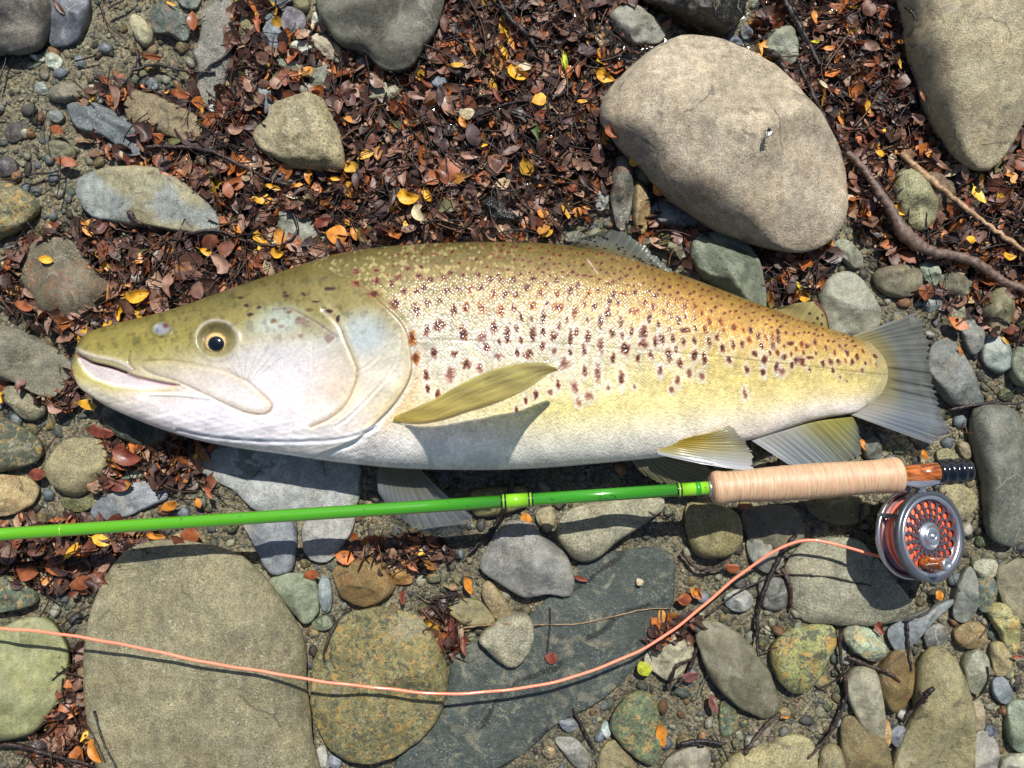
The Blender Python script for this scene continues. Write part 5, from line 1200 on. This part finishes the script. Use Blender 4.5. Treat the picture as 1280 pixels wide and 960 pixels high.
def fin(name, base, tip, zb, zt, colf, rays=16, nu=70, nv=170, ridge=.9, alpha=(1, .8), ragged=2.5, seed=1, mid=None, cols=None, spots_=None, bow=0., bel=None):
    """base/tip polylines in photograph units, rays run from base to tip"""
    Bp, Tp = spline(base, nv), spline(tip, nv); u = np.linspace(0, 1, nu)[:, None]; v = np.linspace(0, 1, nv)[None]
    g = np.random.default_rng(seed)
    rag = np.interp(np.linspace(0, 1, nv), np.linspace(0, 1, rays*3+1), g.normal(size=rays*3+1))*ragged
    ph = v*rays+.25*np.sin(v*9+seed)
    cut = np.abs(((ph) % 1)-.5)*2            # 0 on ray, 1 between
    ln = np.hypot(*(Tp-Bp).T)[None]
    uu = u*(1+(rag[None]-ragged*.8*cut)/np.maximum(ln, 5)*u**2)
    x = Bp[None, :, 0]+(Tp-Bp)[None, :, 0]*uu; y = Bp[None, :, 1]+(Tp-Bp)[None, :, 1]*uu
    if mid is not None: w_ = 4*u*(1-u); x = x+w_*mid[0]*np.ones_like(v); y = y+w_*mid[1]*np.ones_like(v)
    zbv = np.interp(v[0], np.linspace(0, 1, len(zb)), zb)[None]; ztv = np.interp(v[0], np.linspace(0, 1, len(zt)), zt)[None]
    z = zbv+(ztv-zbv)*u+bow*4*u*(1-u)+ridge*(1-cut)*np.sin(np.pi*np.clip(u*1.1, 0, 1))+.5*ridge*np.sin(ph*2*math.pi*2)*sst(.35, .7, u)*.6
    z = z+1.6*np.sin(u*5+v*7+seed)*u
    c = np.asarray(colf(u*np.ones_like(v), v*np.ones_like(u)), float)
    c = c*(1-.07*(cut[..., None]**2)*np.ones_like(c))*(1+.04*g.normal(size=(1, nv, 1)))
    if spots_ is not None:
        for (sx, sy, sa, sb) in spots_:
            q = np.hypot((x-sx)/sa, (y-sy)/sb); m = sst(1.3, .6, q)[..., None]*.85; c = c*(1-m)+np.array((42,40,34.))*m
    al = alpha[0]+(alpha[1]-alpha[0])*u**1.5*np.ones_like(v)
    P = WX(x, y, z); thick = np.array([0, 0, -1.3*S])*(1-.7*u[..., None])*np.ones_like(v)[..., None]
    Vt = P.reshape(-1, 3); Vb = (P+thick).reshape(-1, 3); m = len(Vt)
    Ft = gridfaces(nu, nv)[:, ::-1]; Fb = gridfaces(nu, nv)+m
    me = mesh_np(name, np.vstack([Vt, Vb]), np.vstack([Ft, Fb])); cc = np.c_[(lin(np.clip(c, 3, 250))*.85).reshape(-1, 3), al.reshape(-1)]
    setcol(me, np.vstack([cc, cc])); return me
def lerp3(c0, c1, f): return np.array(c0, float)*(1-f[..., None])+np.array(c1, float)*f[..., None]
def c_pelv(u, v):
    c = lerp3((206,178,70), (196,190,150), sst(.1, .85, u)); m = sst(.55, 0, v); c = c*(1-m[..., None])+lerp3((206,196,130), (208,212,216), sst(.05, .5, u))*m[..., None]
    m = sst(.16, .02, v)[..., None]; c = c*(1-m)+np.array((226,228,236.))*m; e = sst(.8, 1, u)[..., None]*sst(.2, .6, v)[..., None]; return c*(1-.5*e)+np.array((120,126,140.))*.5*e
o = part('pelvic_fin', fin('pelvic_fin', [(823,568),(822,563),(838,554),(868,545)], [(940,589),(941,572),(932,552),(913,531)], [86,88,92,97], [96,88,90,98], c_pelv, 13, 80, 180, .6, (1, .6), 1.5, 4, mid=(0, 2)), FIN)
def c_anal(u, v):
    c = lerp3((214,216,210), (196,206,210), sst(0, .6, u)); m = sst(.3, .75, v)[..., None]; c = c*(1-m)+lerp3((196,190,110), (170,178,150), sst(.1, .9, u))*m
    e = (sst(.7, 1, u)*sst(.4, .8, v))[..., None]; c = c*(1-.55*e)+np.array((128,128,140.))*.55*e; e = sst(.1, 0, v)[..., None]; return c*(1-e)+np.array((228,230,236.))*e
part('anal_fin', fin('anal_fin', [(940,551),(975,540),(1020,527),(1066,521)], [(988,582),(1022,581),(1066,575),(1077,562),(1074,536)], [70,76,76,66], [60,52,46,44,50], c_anal, 15, 80, 190, .6, (1, .6), 1.4, 5), FIN)
def c_tail(u, v):
    c = lerp3((172,158,104), (146,150,144), sst(.12, .5, u)); mt_ = .5+.5*np.sin(u*13+v*23)*np.sin(u*7-v*31); c = c*(1-.1*mt_[..., None]); m = sst(.5, .95, v)[..., None]; c = c*(1-m)+lerp3((214,210,200), (166,178,190), sst(.05, .5, u))*m
    e = sst(.8, 1, u)[..., None]*sst(.5, .8, v)[..., None]; c = c*(1-.5*e)+np.array((120,116,128.))*.5*e
    for y0 in (.42, .52, .60):
        d_ = np.exp(-((v-y0-.02*u)/.008)**2)[..., None]*sst(.1, .3, u)[..., None]; c = c*(1-.75*d_)+np.array((66,68,60.))*.75*d_
    e = np.maximum(sst(.04, 0, v), sst(.95, 1, v))[..., None]; return c*(1-.5*e)+np.array((214,212,204.))*.5*e
part('tail_fin', fin('tail_fin', [(1062,421),(1084,430),(1096,444),(1101,468),(1098,490),(1086,506),(1062,518)], [(1144,391),(1154,406),(1161,436),(1164,466),(1170,496),(1180,522),(1184,540),(1166,556)], [50,50,50,50,50,50,50], [44,36,32,30,32,34,30], c_tail, 24, 90, 300, .4, (1, .5), 1.8, 6), FIN)
DS = []
g = np.random.default_rng(9)
for _ in range(44):
    f, w_ = g.uniform(0.02, .9), g.uniform(.1, .95); bx_ = 712+f*130; by = 303+f*44; tx = 722+f*110; ty = 296+(abs(f-.42)*60 if f > .42 else -abs(f-.3)*0-4*f*10)
    DS.append((bx_+(tx-bx_)*w_+g.normal(), by+(ty-by)*w_*.9, g.uniform(1.4, 2.4), g.uniform(.8, 1.2)))
part('dorsal_fin', fin('dorsal_fin', [(712,306),(750,314),(800,328),(852,349)], [(724,298),(750,290),(772,288),(792,296),(815,315),(853,350)], [74,76,76,72], [84,88,86,80,74,70], lambda u, v: lerp3((160,152,112), (156,160,148), sst(0, .5, u)), 13, 50, 240, 1.4, (1, .8), 1.2, 7, spots_=DS), FIN)
part('adipose_fin', fin('adipose_fin', [(964,387),(985,395),(1010,403),(1036,413)], [(974,384),(1000,378),(1020,377),(1031,388),(1037,412)], [62,60,58,54], [66,66,64,62,56], lambda u, v: np.where((sst(.75, 1, u)*sst(.45, .6, v))[..., None] > .4, np.array((150,104,84.)), lerp3((204,186,120), (198,184,124), u)), 3, 40, 90, .3, (1, .95), .4, 8, spots_=[(1012,392,2,1.6),(1022,398,1.8,2.4),(1027,405,1.6,2),(1017,404,2,1.4),(1028,394,1.4,1.6)]), FIN)
# pectoral fin stands up off the flank
def pect():
    nu, nv = 130, 44
    Lo = spline([(491,526),(520,529),(550,525),(585,514),(620,503),(655,487),(682,470),(697,461)], nu); Hi = spline([(493,520),(515,511),(545,497),(582,476),(618,461),(650,453.5),(678,453.5),(697,460)], nu)
    zl = np.array([bz(a, b) for a, b in Lo])
    zl = zl+np.interp(np.linspace(0, 1, nu), [0, .2, .6, 1], [1, 6, 20, 50]); zh = zl+np.interp(np.linspace(0, 1, nu), [0, .1, .3, .55, .8, 1], [2, 30, 95, 140, 125, 6])
    u = np.linspace(0, 1, nu)[:, None]; v = np.linspace(0, 1, nv)[None]
    rg_ = np.interp(np.linspace(0, 1, nv), np.linspace(0, 1, 19), np.random.default_rng(5).normal(size=19))[None]; x = Lo[:, 0:1]+(Hi-Lo)[:, 0:1]*v+2.2*rg_*sst(.75, 1, u); y = Lo[:, 1:2]+(Hi-Lo)[:, 1:2]*v; z = zl[:, None]+(zh-zl)[:, None]*v
    ph = v*9; cut = np.abs((ph % 1)-.5)*2
    y = y-1.3*(1-cut)*np.sin(math.pi*u); z = z+2.2*(1-cut)*sst(0, .2, u)
    c = lerp3((236,218,124), (228,214,136), sst(.2, .9, u*np.ones_like(v))); br = ((1-cut)*.35+.0*u)[..., None]*np.ones_like(u)[..., None]
    c = c*(1-br)+np.array((214,202,140.))*br
    gq = waves(np.stack([x/1.0, (v*np.ones_like(x))*170, 0*x], -1).reshape(-1, 3)*np.array([.22, 1, 1]), 11, 71, 12, 2).reshape(x.shape)
    c = c*(1+.1*gq[..., None]); lv = (sst(.86, 1, 1-cut)*.55*np.ones_like(x)*sst(.1, .3, u)*(gq > -.3))[..., None]; c = c*(1-lv)+np.array((246,240,206.))*lv
    dk = (sst(.86, 1, cut)*.4*np.ones_like(x))[..., None]; c = c*(1-dk)+np.array((150,132,60.))*dk
    st = sst(.6, 1, np.sin(u*60+ph*8))*.12; c = c*(1-st[..., None])+np.array((244,240,210.))*st[..., None]
    m = sst(.16, .02, v)*sst(1., .3, u); c = c*(1-.7*m[..., None])+np.array((92,84,48.))*.7*m[..., None]
    P = WX(x, y, z); off = np.array([0, -1.4*S, 0]); Vt = P.reshape(-1, 3); Vb = (P+off).reshape(-1, 3)
    me = mesh_np('pectoral_fin', np.vstack([Vt, Vb]), np.vstack([gridfaces(nu, nv)[:, ::-1], gridfaces(nu, nv)+len(Vt)]))
    cc = np.c_[(lin(np.clip(c, 3, 250))*.9).reshape(-1, 3), np.full(nu*nv, .74)]; setcol(me, np.vstack([cc, cc])); return me
part('pectoral_fin', pect(), PFIN)['label'] = 'raised olive yellow near side pectoral fin'
c_pale = lambda u, v: lerp3((150,146,116), (176,184,186), sst(.1, .6, u))
o = part('pectoral_fin', fin('pectoral_fin', [(474,584),(490,582),(508,582),(524,584)], [(474,622),(500,648),(522,664),(548,672),(574,668),(592,646)], [46,44,42,44], [34,26,22,22,24,30], c_pale, 11, 70, 150, .45, (.7, .22), 2, 10, mid=(-2, 2)), FIN); o['label'] = 'pale far side pectoral fin hanging in the water under the belly'
o = part('pelvic_fin', fin('pelvic_fin', [(786,572),(800,571),(815,571),(828,571)], [(800,590),(826,604),(862,606),(892,594),(880,578)], [56,56,56,58], [48,44,44,50,56], lambda u, v: lerp3((150,144,110), (132,132,100), u), 10, 50, 110, 1.2, (1, .8), 2, 11), FIN); o['label'] = 'far side pelvic fin in the shadow of the belly'

tick('fish')
# ------------------------------------------------------------------ fly rod, reel, line
RZ = 96.
def W1(px, py, z): return np.asarray(WX(px, py, z)).reshape(3)
def paint_mat(name, col, rough=.18, coat=.9, metal=0.):
    n = NT(name); tc = n.n('ShaderNodeTexCoord'); f = n.noise(tc.outputs['Object'], 45, 3); h = n.noise(tc.outputs['Object'], 900, 3, .7)
    n.l(n.mix(1., n.gray(n.ramp(f, .3, .7, .9, 1.1)), lin(col), 'MULTIPLY'), n.b.inputs['Base Color']); n.b.inputs['Roughness'].default_value = rough; n.b.inputs['Metallic'].default_value = metal
    n.b.inputs['Coat Weight'].default_value = coat; n.b.inputs['Coat Roughness'].default_value = .06; n.l(n.bump(h, .12, .0004), n.b.inputs['Normal']); return n.m
GREEN = paint_mat('green_varnish', (58,152,18), .22)
_n = GREEN.node_tree; _t = _n.nodes.new('ShaderNodeTexCoord'); _s = _n.nodes.new('ShaderNodeSeparateXYZ'); _n.links.new(_t.outputs['Object'], _s.inputs[0])
_r = _n.nodes.new('ShaderNodeMapRange'); _n.links.new(_s.outputs[0], _r.inputs[0]); _r.inputs[1].default_value = -1.05*640*S; _r.inputs[2].default_value = 0
_m = _n.nodes.new('ShaderNodeMix'); _m.data_type = 'RGBA'; _n.links.new(_r.outputs[0], _m.inputs[0]); _m.inputs[6].default_value = (*[float(q) for q in lin((92,160,14))], 1); _m.inputs[7].default_value = (*[float(q) for q in lin((50,132,20))], 1)
_b = [q for q in _n.nodes if q.type == 'BSDF_PRINCIPLED'][0]; _n.links.new(_m.outputs[2], _b.inputs['Base Color'])
LIME = paint_mat('lime_varnish', (122,182,26), .2); BLACKW = paint_mat('black_thread', (14,16,14), .3); DKGREEN = paint_mat('dark_green_thread', (42,140,30), .3)
rod = bpy.data.objects.new('fly_rod', None); COL.objects.link(rod); rod.location = Vector(W1(1000, 600, 0)); tag(rod, 'bright green fly rod with a cork grip lying below the trout', 'fishing rod')
RA, RB = W1(-70, 672.5, RZ), W1(893, 609.5, RZ); ax_ = (RB-RA)/np.linalg.norm(RB-RA)
def rodp(px):      # point on the rod axis at picture column px
    f = (px-(-70))/(893+70); return RA+(RB-RA)*f
def bar(name, p0, p1, r0, r1, mat, parent=rod, seg=40, n=2):
    P = np.linspace(0, 1, n)[:, None]*(p1-p0)+p0; me = tube(P, np.linspace(r0, r1, n), seg, name); return part(name, me, mat, parent)
r_ = 7.3*S
bar('blank', rodp(-70), rodp(632), r_*.98, r_, GREEN, n=8); bar('blank_butt', rodp(660), rodp(850), r_, r_, GREEN)
bar('ferrule', rodp(631.5), rodp(661), r_*1.12, r_*1.12, LIME); bar('winding', rodp(850), rodp(892), r_*1.06, r_*1.06, LIME)
for a in (627, 632, 661, 665.5, 846.5, 851): bar('thread_ring', rodp(a-.9), rodp(a+.9), r_*1.18, r_*1.18, BLACKW)
for a in (629.5, 663.3, 848.8): bar('thread_ring', rodp(a-1.2), rodp(a+1.2), r_*1.13, r_*1.13, LIME)
bar('thread_ring', rodp(869), rodp(875), r_*1.1, r_*1.1, DKGREEN); bar('thread_ring', rodp(77.4), rodp(79), r_*1.015, r_*1.015, LIME)
# lettering wrapped round the blank
cu = bpy.data.curves.new('rod_lettering', 'FONT'); cu.body = 'IEAALTX'; cu.size = 1; cu.align_x = 'CENTER'; cu.align_y = 'CENTER'; cu.resolution_u = 2
tmp = bpy.data.objects.new('tmp', cu); COL.objects.link(tmp); dg = bpy.context.evaluated_depsgraph_get(); me = bpy.data.meshes.new_from_object(tmp.evaluated_get(dg)); bpy.data.objects.remove(tmp)
v = np.array([q.co[:] for q in me.vertices]); wd_ = np.ptp(v[:, 0]); v[:, 0] *= 21*S/wd_; v[:, 1] *= 5.2*S/np.ptp(v[:, 1])
side = np.cross([0, 0, 1], ax_); side /= np.linalg.norm(side); upv = np.cross(ax_, side)
ph = (-3.2*S+v[:, 1])/r_; c0 = rodp(758)
nvv = c0+v[:, 0:1]*ax_+(r_*1.012)*(np.sin(ph)[:, None]*side+np.cos(ph)[:, None]*upv)
me.vertices.foreach_set('co', nvv.astype(np.float32).ravel()); me.update(); part('lettering', me, BLACKW)
# grip
def frame_of(p0, p1):
    A = (p1-p0)/np.linalg.norm(p1-p0); U_ = np.cross(A, [0, 0, 1]); U_ /= np.linalg.norm(U_); return A, U_, np.cross(A, U_)
G0, G1 = W1(888, 610.5, RZ), W1(1127, 593.5, RZ); A_, U_, V_ = frame_of(G0, G1); GL = np.linalg.norm(G1-G0)/S
prof = [(0,0),(0,7.6),(-.5,8.5),(0,12),(2,17),(5,19.3),(9,20),(14,19.2),(25,18.2),(40,18.4),(70,20),(100,20.6),(130,20.6),(160,20),(180,19.4),(200,19.8),(212,21),(217,21.4),(222,20.6),(225,17),(226,11),(226,0)]
prof = [(a*GL/226*S, b*S*.98) for a, b in prof]
# fine cork rings turned in
pr = spline(prof, 420); g = np.random.default_rng(4); pr[:, 1] = np.maximum(pr[:, 1]+.12*S*np.interp(np.arange(420), np.arange(0, 420, 2), g.normal(size=210))*(pr[:, 1] > 12*S), 0)
n = NT('cork'); tc = n.n('ShaderNodeTexCoord'); mp = n.n('ShaderNodeMapping'); mp.inputs['Rotation'].default_value = (0, 0, math.atan2(A_[1], A_[0])*-1)
n.l(tc.outputs['Object'], mp.inputs[0]); st_ = n.n('ShaderNodeMapping'); st_.inputs['Scale'].default_value = (620, 60, 60); n.l(mp.outputs[0], st_.inputs[0])
f = n.noise(st_.outputs[0], 1., 5, .7, .3); gsm = n.noise(tc.outputs['Object'], 300, 4, .7); st2 = n.n('ShaderNodeMapping'); st2.inputs['Scale'].default_value = (90, 40, 40); n.l(mp.outputs[0], st2.inputs[0]); f2 = n.noise(st2.outputs[0], 1., 3, .5)
col = n.mix(n.ramp(f, .25, .75), lin((180,140,102)), lin((222,188,150))); col = n.mix(n.ramp(f2, .4, .7, 0, .35), col, lin((214,150,118)))
col = n.mix(n.ramp(gsm, .62, .72, 0, .5), col, lin((150,100,70))); n.l(n.mix(1., col, (.8, .82, .86), 'MULTIPLY'), n.b.inputs['Base Color']); n.b.inputs['Roughness'].default_value = .5
n.l(n.bump(f, .5, .0006, n.bump(gsm, .3, .0006)), n.b.inputs['Normal']); CORK = n.m
part('cork_grip', lathe([tuple(q) for q in pr], 72, (G0, A_, U_, V_), 'cork_grip'), CORK)
STEEL = paint_mat('brushed_metal', (196,198,204), .28, .3, .9); DARKM = paint_mat('dark_anodised', (92,96,102), .35, .4, .6); BLK = paint_mat('black_lacquer', (8,9,16), .15, 1.)
part('winding_check', lathe([(-2.5*S, 7*S), (-2.5*S, 9.5*S), (1*S, 10*S), (1*S, 7*S)], 40, (G0, A_, U_, V_), 'winding_check'), STEEL)
n = NT('figured_wood'); tc = n.n('ShaderNodeTexCoord'); mp = n.n('ShaderNodeMapping'); mp.inputs['Scale'].default_value = (50, 240, 240); n.l(tc.outputs['Object'], mp.inputs[0])
f = n.noise(mp.outputs[0], 1., 6, .65, 1.5); n.l(n.mix(n.ramp(f, .35, .65), lin((84,36,10)), lin((206,116,44))), n.b.inputs['Base Color']); n.b.inputs['Roughness'].default_value = .2; n.b.inputs['Coat Weight'].default_value = 1; WOOD = n.m
S0, S1 = W1(1123, 593.5, RZ), W1(1180, 590, RZ); bar('reel_seat', S0, S1, 11*S*.95, 12*S*.95, WOOD)
E0, E1_ = W1(1172, 590.5, RZ), W1(1214, 588, RZ); Ae, Ue, Ve = frame_of(E0, E1_)
part('locking_rings', lathe([(a*S, b*S) for a, b in ((0,10),(0,14.2),(2,14.8),(5,14.8),(6.5,13.6),(9,13.4),(10,15),(14,15.2),(16,15),(17,13),(21,12.8),(22,14.6),(25,15),(28,14.6),(29,12.4),(31,12.4),(32,13.2),(35,13.2),(37.5,11.5),(38,0))], 40, (E0, Ae, Ue, Ve), 'locking_rings'), BLK)
# reel
reel = bpy.data.objects.new('fly_reel', None); COL.objects.link(reel)
th = math.radians(24); A3 = np.array([math.sin(th), .10, math.cos(th)]); A3 /= np.linalg.norm(A3)
CZ = 92.; O3 = W1(1162.5, 670, CZ); U3 = np.cross([0, 1.0, 0], A3); U3 /= np.linalg.norm(U3); V3 = np.cross(A3, U3)
reel.location = Vector((O3[0], O3[1], 0)); tag(reel, 'silver fly reel with a perforated spool full of orange line', 'fishing reel')
fr = (O3, A3, U3, V3); RR = 52.*S
def rl(name, prof, mat, seg=80, parent=reel): return part(name, lathe([(a*S, b*RR) for a, b in prof], seg, fr, name), mat, parent)
COP = paint_mat('burgundy_anodised', (150,112,118), .35, .4, .5)
LINEM = paint_mat('orange_fly_line', (250,134,104), .45, .2); BACKM = paint_mat('orange_backing', (255,110,72), .5, .1)
rl('back_plate', [(-33,0),(-33,.9),(-32.5,.97),(-31,1.0),(-26,1.0),(-25.5,.985),(-25.5,.93),(-29,.91),(-30,.88),(-30,0)], STEEL)
rl('inner_plate', [(-29.6,.2),(-28.5,.87),(-27.4,.87),(-27.2,.2)], COP)
coil = []; nc = 13
for i in range(nc*8+1):
    a = -25.5+i/(nc*8)*20; coil.append((a, .75+.028*abs(math.sin(math.pi*i/8))+.02*math.sin(i*.31)))
cl = rl('wound_line', [(-26,.3)]+coil+[(-5.4,.3)], BACKM, 90)
g = np.random.default_rng(6)
for q in range(9):    # loose uneven turns on the spool
    tt = np.linspace(0, 2*math.pi, 60); a0 = g.uniform(-23, -8); a1 = g.uniform(-2.5, 2.5)
    P = O3+A3*((a0+a1*np.sin(tt+g.uniform(0, 6)))*S)[:, None]+(.805*RR)*(np.cos(tt)[:, None]*U3+np.sin(tt)[:, None]*V3)
    part('line_turn', tube(P, 1.5*S, 6, 'line_turn'), LINEM, cl)
rl('spool_rim', [(-5,.78),(-5,.97),(-4.2,1.0),(1.5,1.012),(3,1.0),(3.8,.97),(3.9,.90),(3.0,.885),(2.6,.86)], DARKM, 110)
rl('rim_ring', [(2.0,.90),(3.6,.885),(4.0,.86),(3.6,.81),(1.5,.80),(-3,.80)], STEEL, 110)
for q in range(3):
    a = [150, 30, 270][q]; d_ = math.cos(math.radians(a))*U3+math.sin(math.radians(a))*V3
    P0 = O3+A3*(-31*S)+d_*RR*.955; P1 = O3+A3*(-5*S)+d_*RR*.955; bar('frame_post', P0, P1, 3*S, 3*S, DARKM, reel, 14)
# perforated face: a disc with real holes
cv = bpy.data.curves.new('face', 'CURVE'); cv.dimensions = '2D'; cv.fill_mode = 'BOTH'; cv.extrude = .55
def circ(cx, cy, r, nn):
    sp = cv.splines.new('POLY'); sp.points.add(nn-1); sp.use_cyclic_u = True
    for i in range(nn): sp.points[i].co = (cx+r*math.cos(6.28318*i/nn), cy+r*math.sin(6.28318*i/nn), 0, 1)
circ(0, 0, 52*.805, 90)
holes = []
for (rr, nn, hr, ph0) in ((.695, 20, 4.3, 0), (.55, 19, 3.5, .15), (.435, 18, 2.2, .05), (.355, 20, 1.3, .1)):
    for i in range(nn):
        a = ph0+6.28318*i/nn; circ(52*rr*math.cos(a), 52*rr*math.sin(a), hr, 14 if hr > 2 else 8)
tmp = bpy.data.objects.new('tmp', cv); COL.objects.link(tmp); dg = bpy.context.evaluated_depsgraph_get(); dg.update(); me = bpy.data.meshes.new_from_object(tmp.evaluated_get(dg)); bpy.data.objects.remove(tmp)
v = np.array([q.co[:] for q in me.vertices])*S; nvv = O3+A3*(-1.5*S)+v[:, 0:1]*U3+v[:, 1:2]*V3+v[:, 2:3]*A3
me.vertices.foreach_set('co', nvv.astype(np.float32).ravel()); me.update()
sp_ = part('spool_face', me, paint_mat('dark_spool_metal', (92,84,90), .3, .4, .55), reel)
rl('spool_back', [(-5.2,0),(-4.8,.8),(-4.4,.8),(-4.3,0)], BACKM, 60)
rl('hub', [(-1,.30),(.5,.30),(1,.28),(1.4,.215),(4.2,.205),(5,.17),(5,.09),(4.2,.08),(4.2,.05),(6.2,.045),(6.4,0)], STEEL, 60)
hd = math.radians(-112); HB = O3+(math.cos(hd)*U3+math.sin(hd)*V3)*RR*.60
kf = (HB, A3, U3, V3)
kn = part('handle_knob', lathe([(a*S, b*S) for a, b in ((-1,0),(-1,7.4),(2,7.8),(8,7.0),(16,6.6),(24,7.2),(28,7.4),(29,6.8),(29,0))], 32, kf, 'handle_knob'), WOOD, reel)
part('knob_cap', lathe([(a*S, b*S) for a, b in ((29,6.9),(30.2,6.9),(31,5.5),(31,3.4),(30,3),(30,0))], 24, kf, 'knob_cap'), STEEL, kn)
# foot clamping the reel to the seat
def box_path(name, P, wd, ht, mat, parent):
    P = np.array(P); n_ = len(P); T = np.gradient(P, axis=0); V = []
    for i in range(n_):
        t_ = T[i]/np.linalg.norm(T[i]); s_ = np.cross(t_, [0, 0, 1]); s_ /= np.linalg.norm(s_)
        w_, h_ = wd[i]*S/2, ht[i]*S/2; z_ = np.array([0, 0, 1.0])
        for a, b in ((-1,-.5),(-.6,-1),(.6,-1),(1,-.5),(1,.5),(.6,1),(-.6,1),(-1,.5)): V.append(P[i]+s_*w_*a+z_*h_*b)
    F = [tuple(q) for q in gridfaces(n_, 8, True)]+[tuple(range(8)), tuple(range((n_-1)*8, n_*8))]
    me = bpy.data.meshes.new(name); me.from_pydata([list(map(float, q)) for q in V], [], [tuple(map(int, q)) for q in F]); me.update(); return part(name, me, mat, parent)
ft_ = box_path('reel_foot', [W1(1126,604,100), W1(1134,604,101), W1(1148,604.5,101), W1(1160,604,101), W1(1173,602,101), W1(1182,600.5,101)], [3,6,9,8,5,2.5], [3,5,7,7,5,3], STEEL, reel)
box_path('foot_stem', [W1(1148,603,94), W1(1150,609,90), W1(1148,616,84), W1(1143,624,78)], [12,12,15,22], [14,16,16,14], STEEL, reel)
box_path('foot_clip', [W1(1120,608,88), W1(1128,610,88), W1(1136,611,86)], [10,13,9], [10,11,9], COP, reel)
# line
LP_ = [(-60,776),(0,785),(60,791),(130,801),(250,826),(380,848),(480,861),(560,867),(640,862),(720,845),(790,818),(840,788),(880,757),(920,722),(955,697),(985,681),(1010,676),(1040,679),(1080,690),(1112,698),(1130,703)]
LZ = [80,80,80,80,80,78,70,64,56,50,46,42,42,42,44,46,50,54,58,62,66]
q = spline([(a, b, c_) for (a, b), c_ in zip(LP_, LZ)], 260); q[:, 1] += .5*np.sin(np.arange(260)*.21)+.3*np.sin(np.arange(260)*.53)
me = tube(WX(q[:, 0], q[:, 1], q[:, 2]), 1.75*S, 10, 'fly_line'); o = add('fly_line', me, LINEM); tag(o, 'salmon pink fly line curving from the reel across the stones', 'fishing line')
# the fly on the big boulder
fly = bpy.data.objects.new('black_fly', None); COL.objects.link(fly); fp = W1(961, 165, 118); fly.location = Vector(fp); tag(fly, 'small black insect with pale wings sitting on the largest boulder', 'insect')
def blob(name, cx, cy, z, a, b, h, ang, mat, parent):
    V = IV2*np.array([a, b, h]); ca, sa = math.cos(ang), math.sin(ang); P = np.stack([V[:, 0]*ca-V[:, 1]*sa, -(V[:, 0]*sa+V[:, 1]*ca), V[:, 2]], -1)*S+W1(cx, cy, z)
    return part(name, mesh_np(name, P, IF2), mat, parent)
bd = blob('body', 960, 167, 121, 5.5, 2.4, 2.4, 1.9, BLK, fly); blob('head', 961.5, 161.5, 121.5, 2, 2, 1.8, 0, BLK, fly)
blob('wing', 962.5, 167, 123.5, 4, 1.5, .4, 2.3, simple('insect_wing', (200,200,196), .3), fly); blob('wing', 958.5, 168, 123.5, 4, 1.4, .4, 1.5, simple('insect_wing_b', (120,120,116), .3), fly)
for q in range(6):
    sx = -1 if q % 2 else 1; y0 = 163+(q//2)*3; part('leg', tube(WX([960.5, 960.5+sx*3, 960.5+sx*5.5], [y0, y0-.5, y0+1.5], [121, 123, 118.5]), .35*S, 5, 'leg'), BLK, fly)
tick('all')

# a drop of water hanging from the winding, and a few beads on the blank
n = NT('water_bead'); n.b.inputs['Base Color'].default_value = (1, 1, 1, 1); n.b.inputs['Transmission Weight'].default_value = 1; n.b.inputs['IOR'].default_value = 1.33; n.b.inputs['Roughness'].default_value = .02; BEAD = n.m
rb = np.random.default_rng(44)
for q, (x, off) in enumerate([(873, 8), (300, -3), (352, 2), (455, -1), (560, -4), (585, 3), (690, 1), (703, -3), (742, -5), (812, 2), (160, 1), (226, -4), (905, -12), (882, 0)]):
    py = 672.5+(609.5-672.5)*(x+70)/963+off; r0 = 2.6 if q == 0 else rb.uniform(.8, 1.5)
    zz = RZ+math.sqrt(max(0, 7.8**2-off**2))*(1 if q != 12 else 2.) if q else RZ
    P = IV2*np.array([1, .9, .7])*r0*S+W1(x, py, zz)
    o = add('water_drop', mesh_np('water_drop', P, IF2), BEAD)
    tag(o, 'clear water drop hanging under the winding next to the cork grip' if q == 0 else 'tiny bead of water on the rod', 'water drop', None if q == 0 else 'tiny beads of water on the rod')
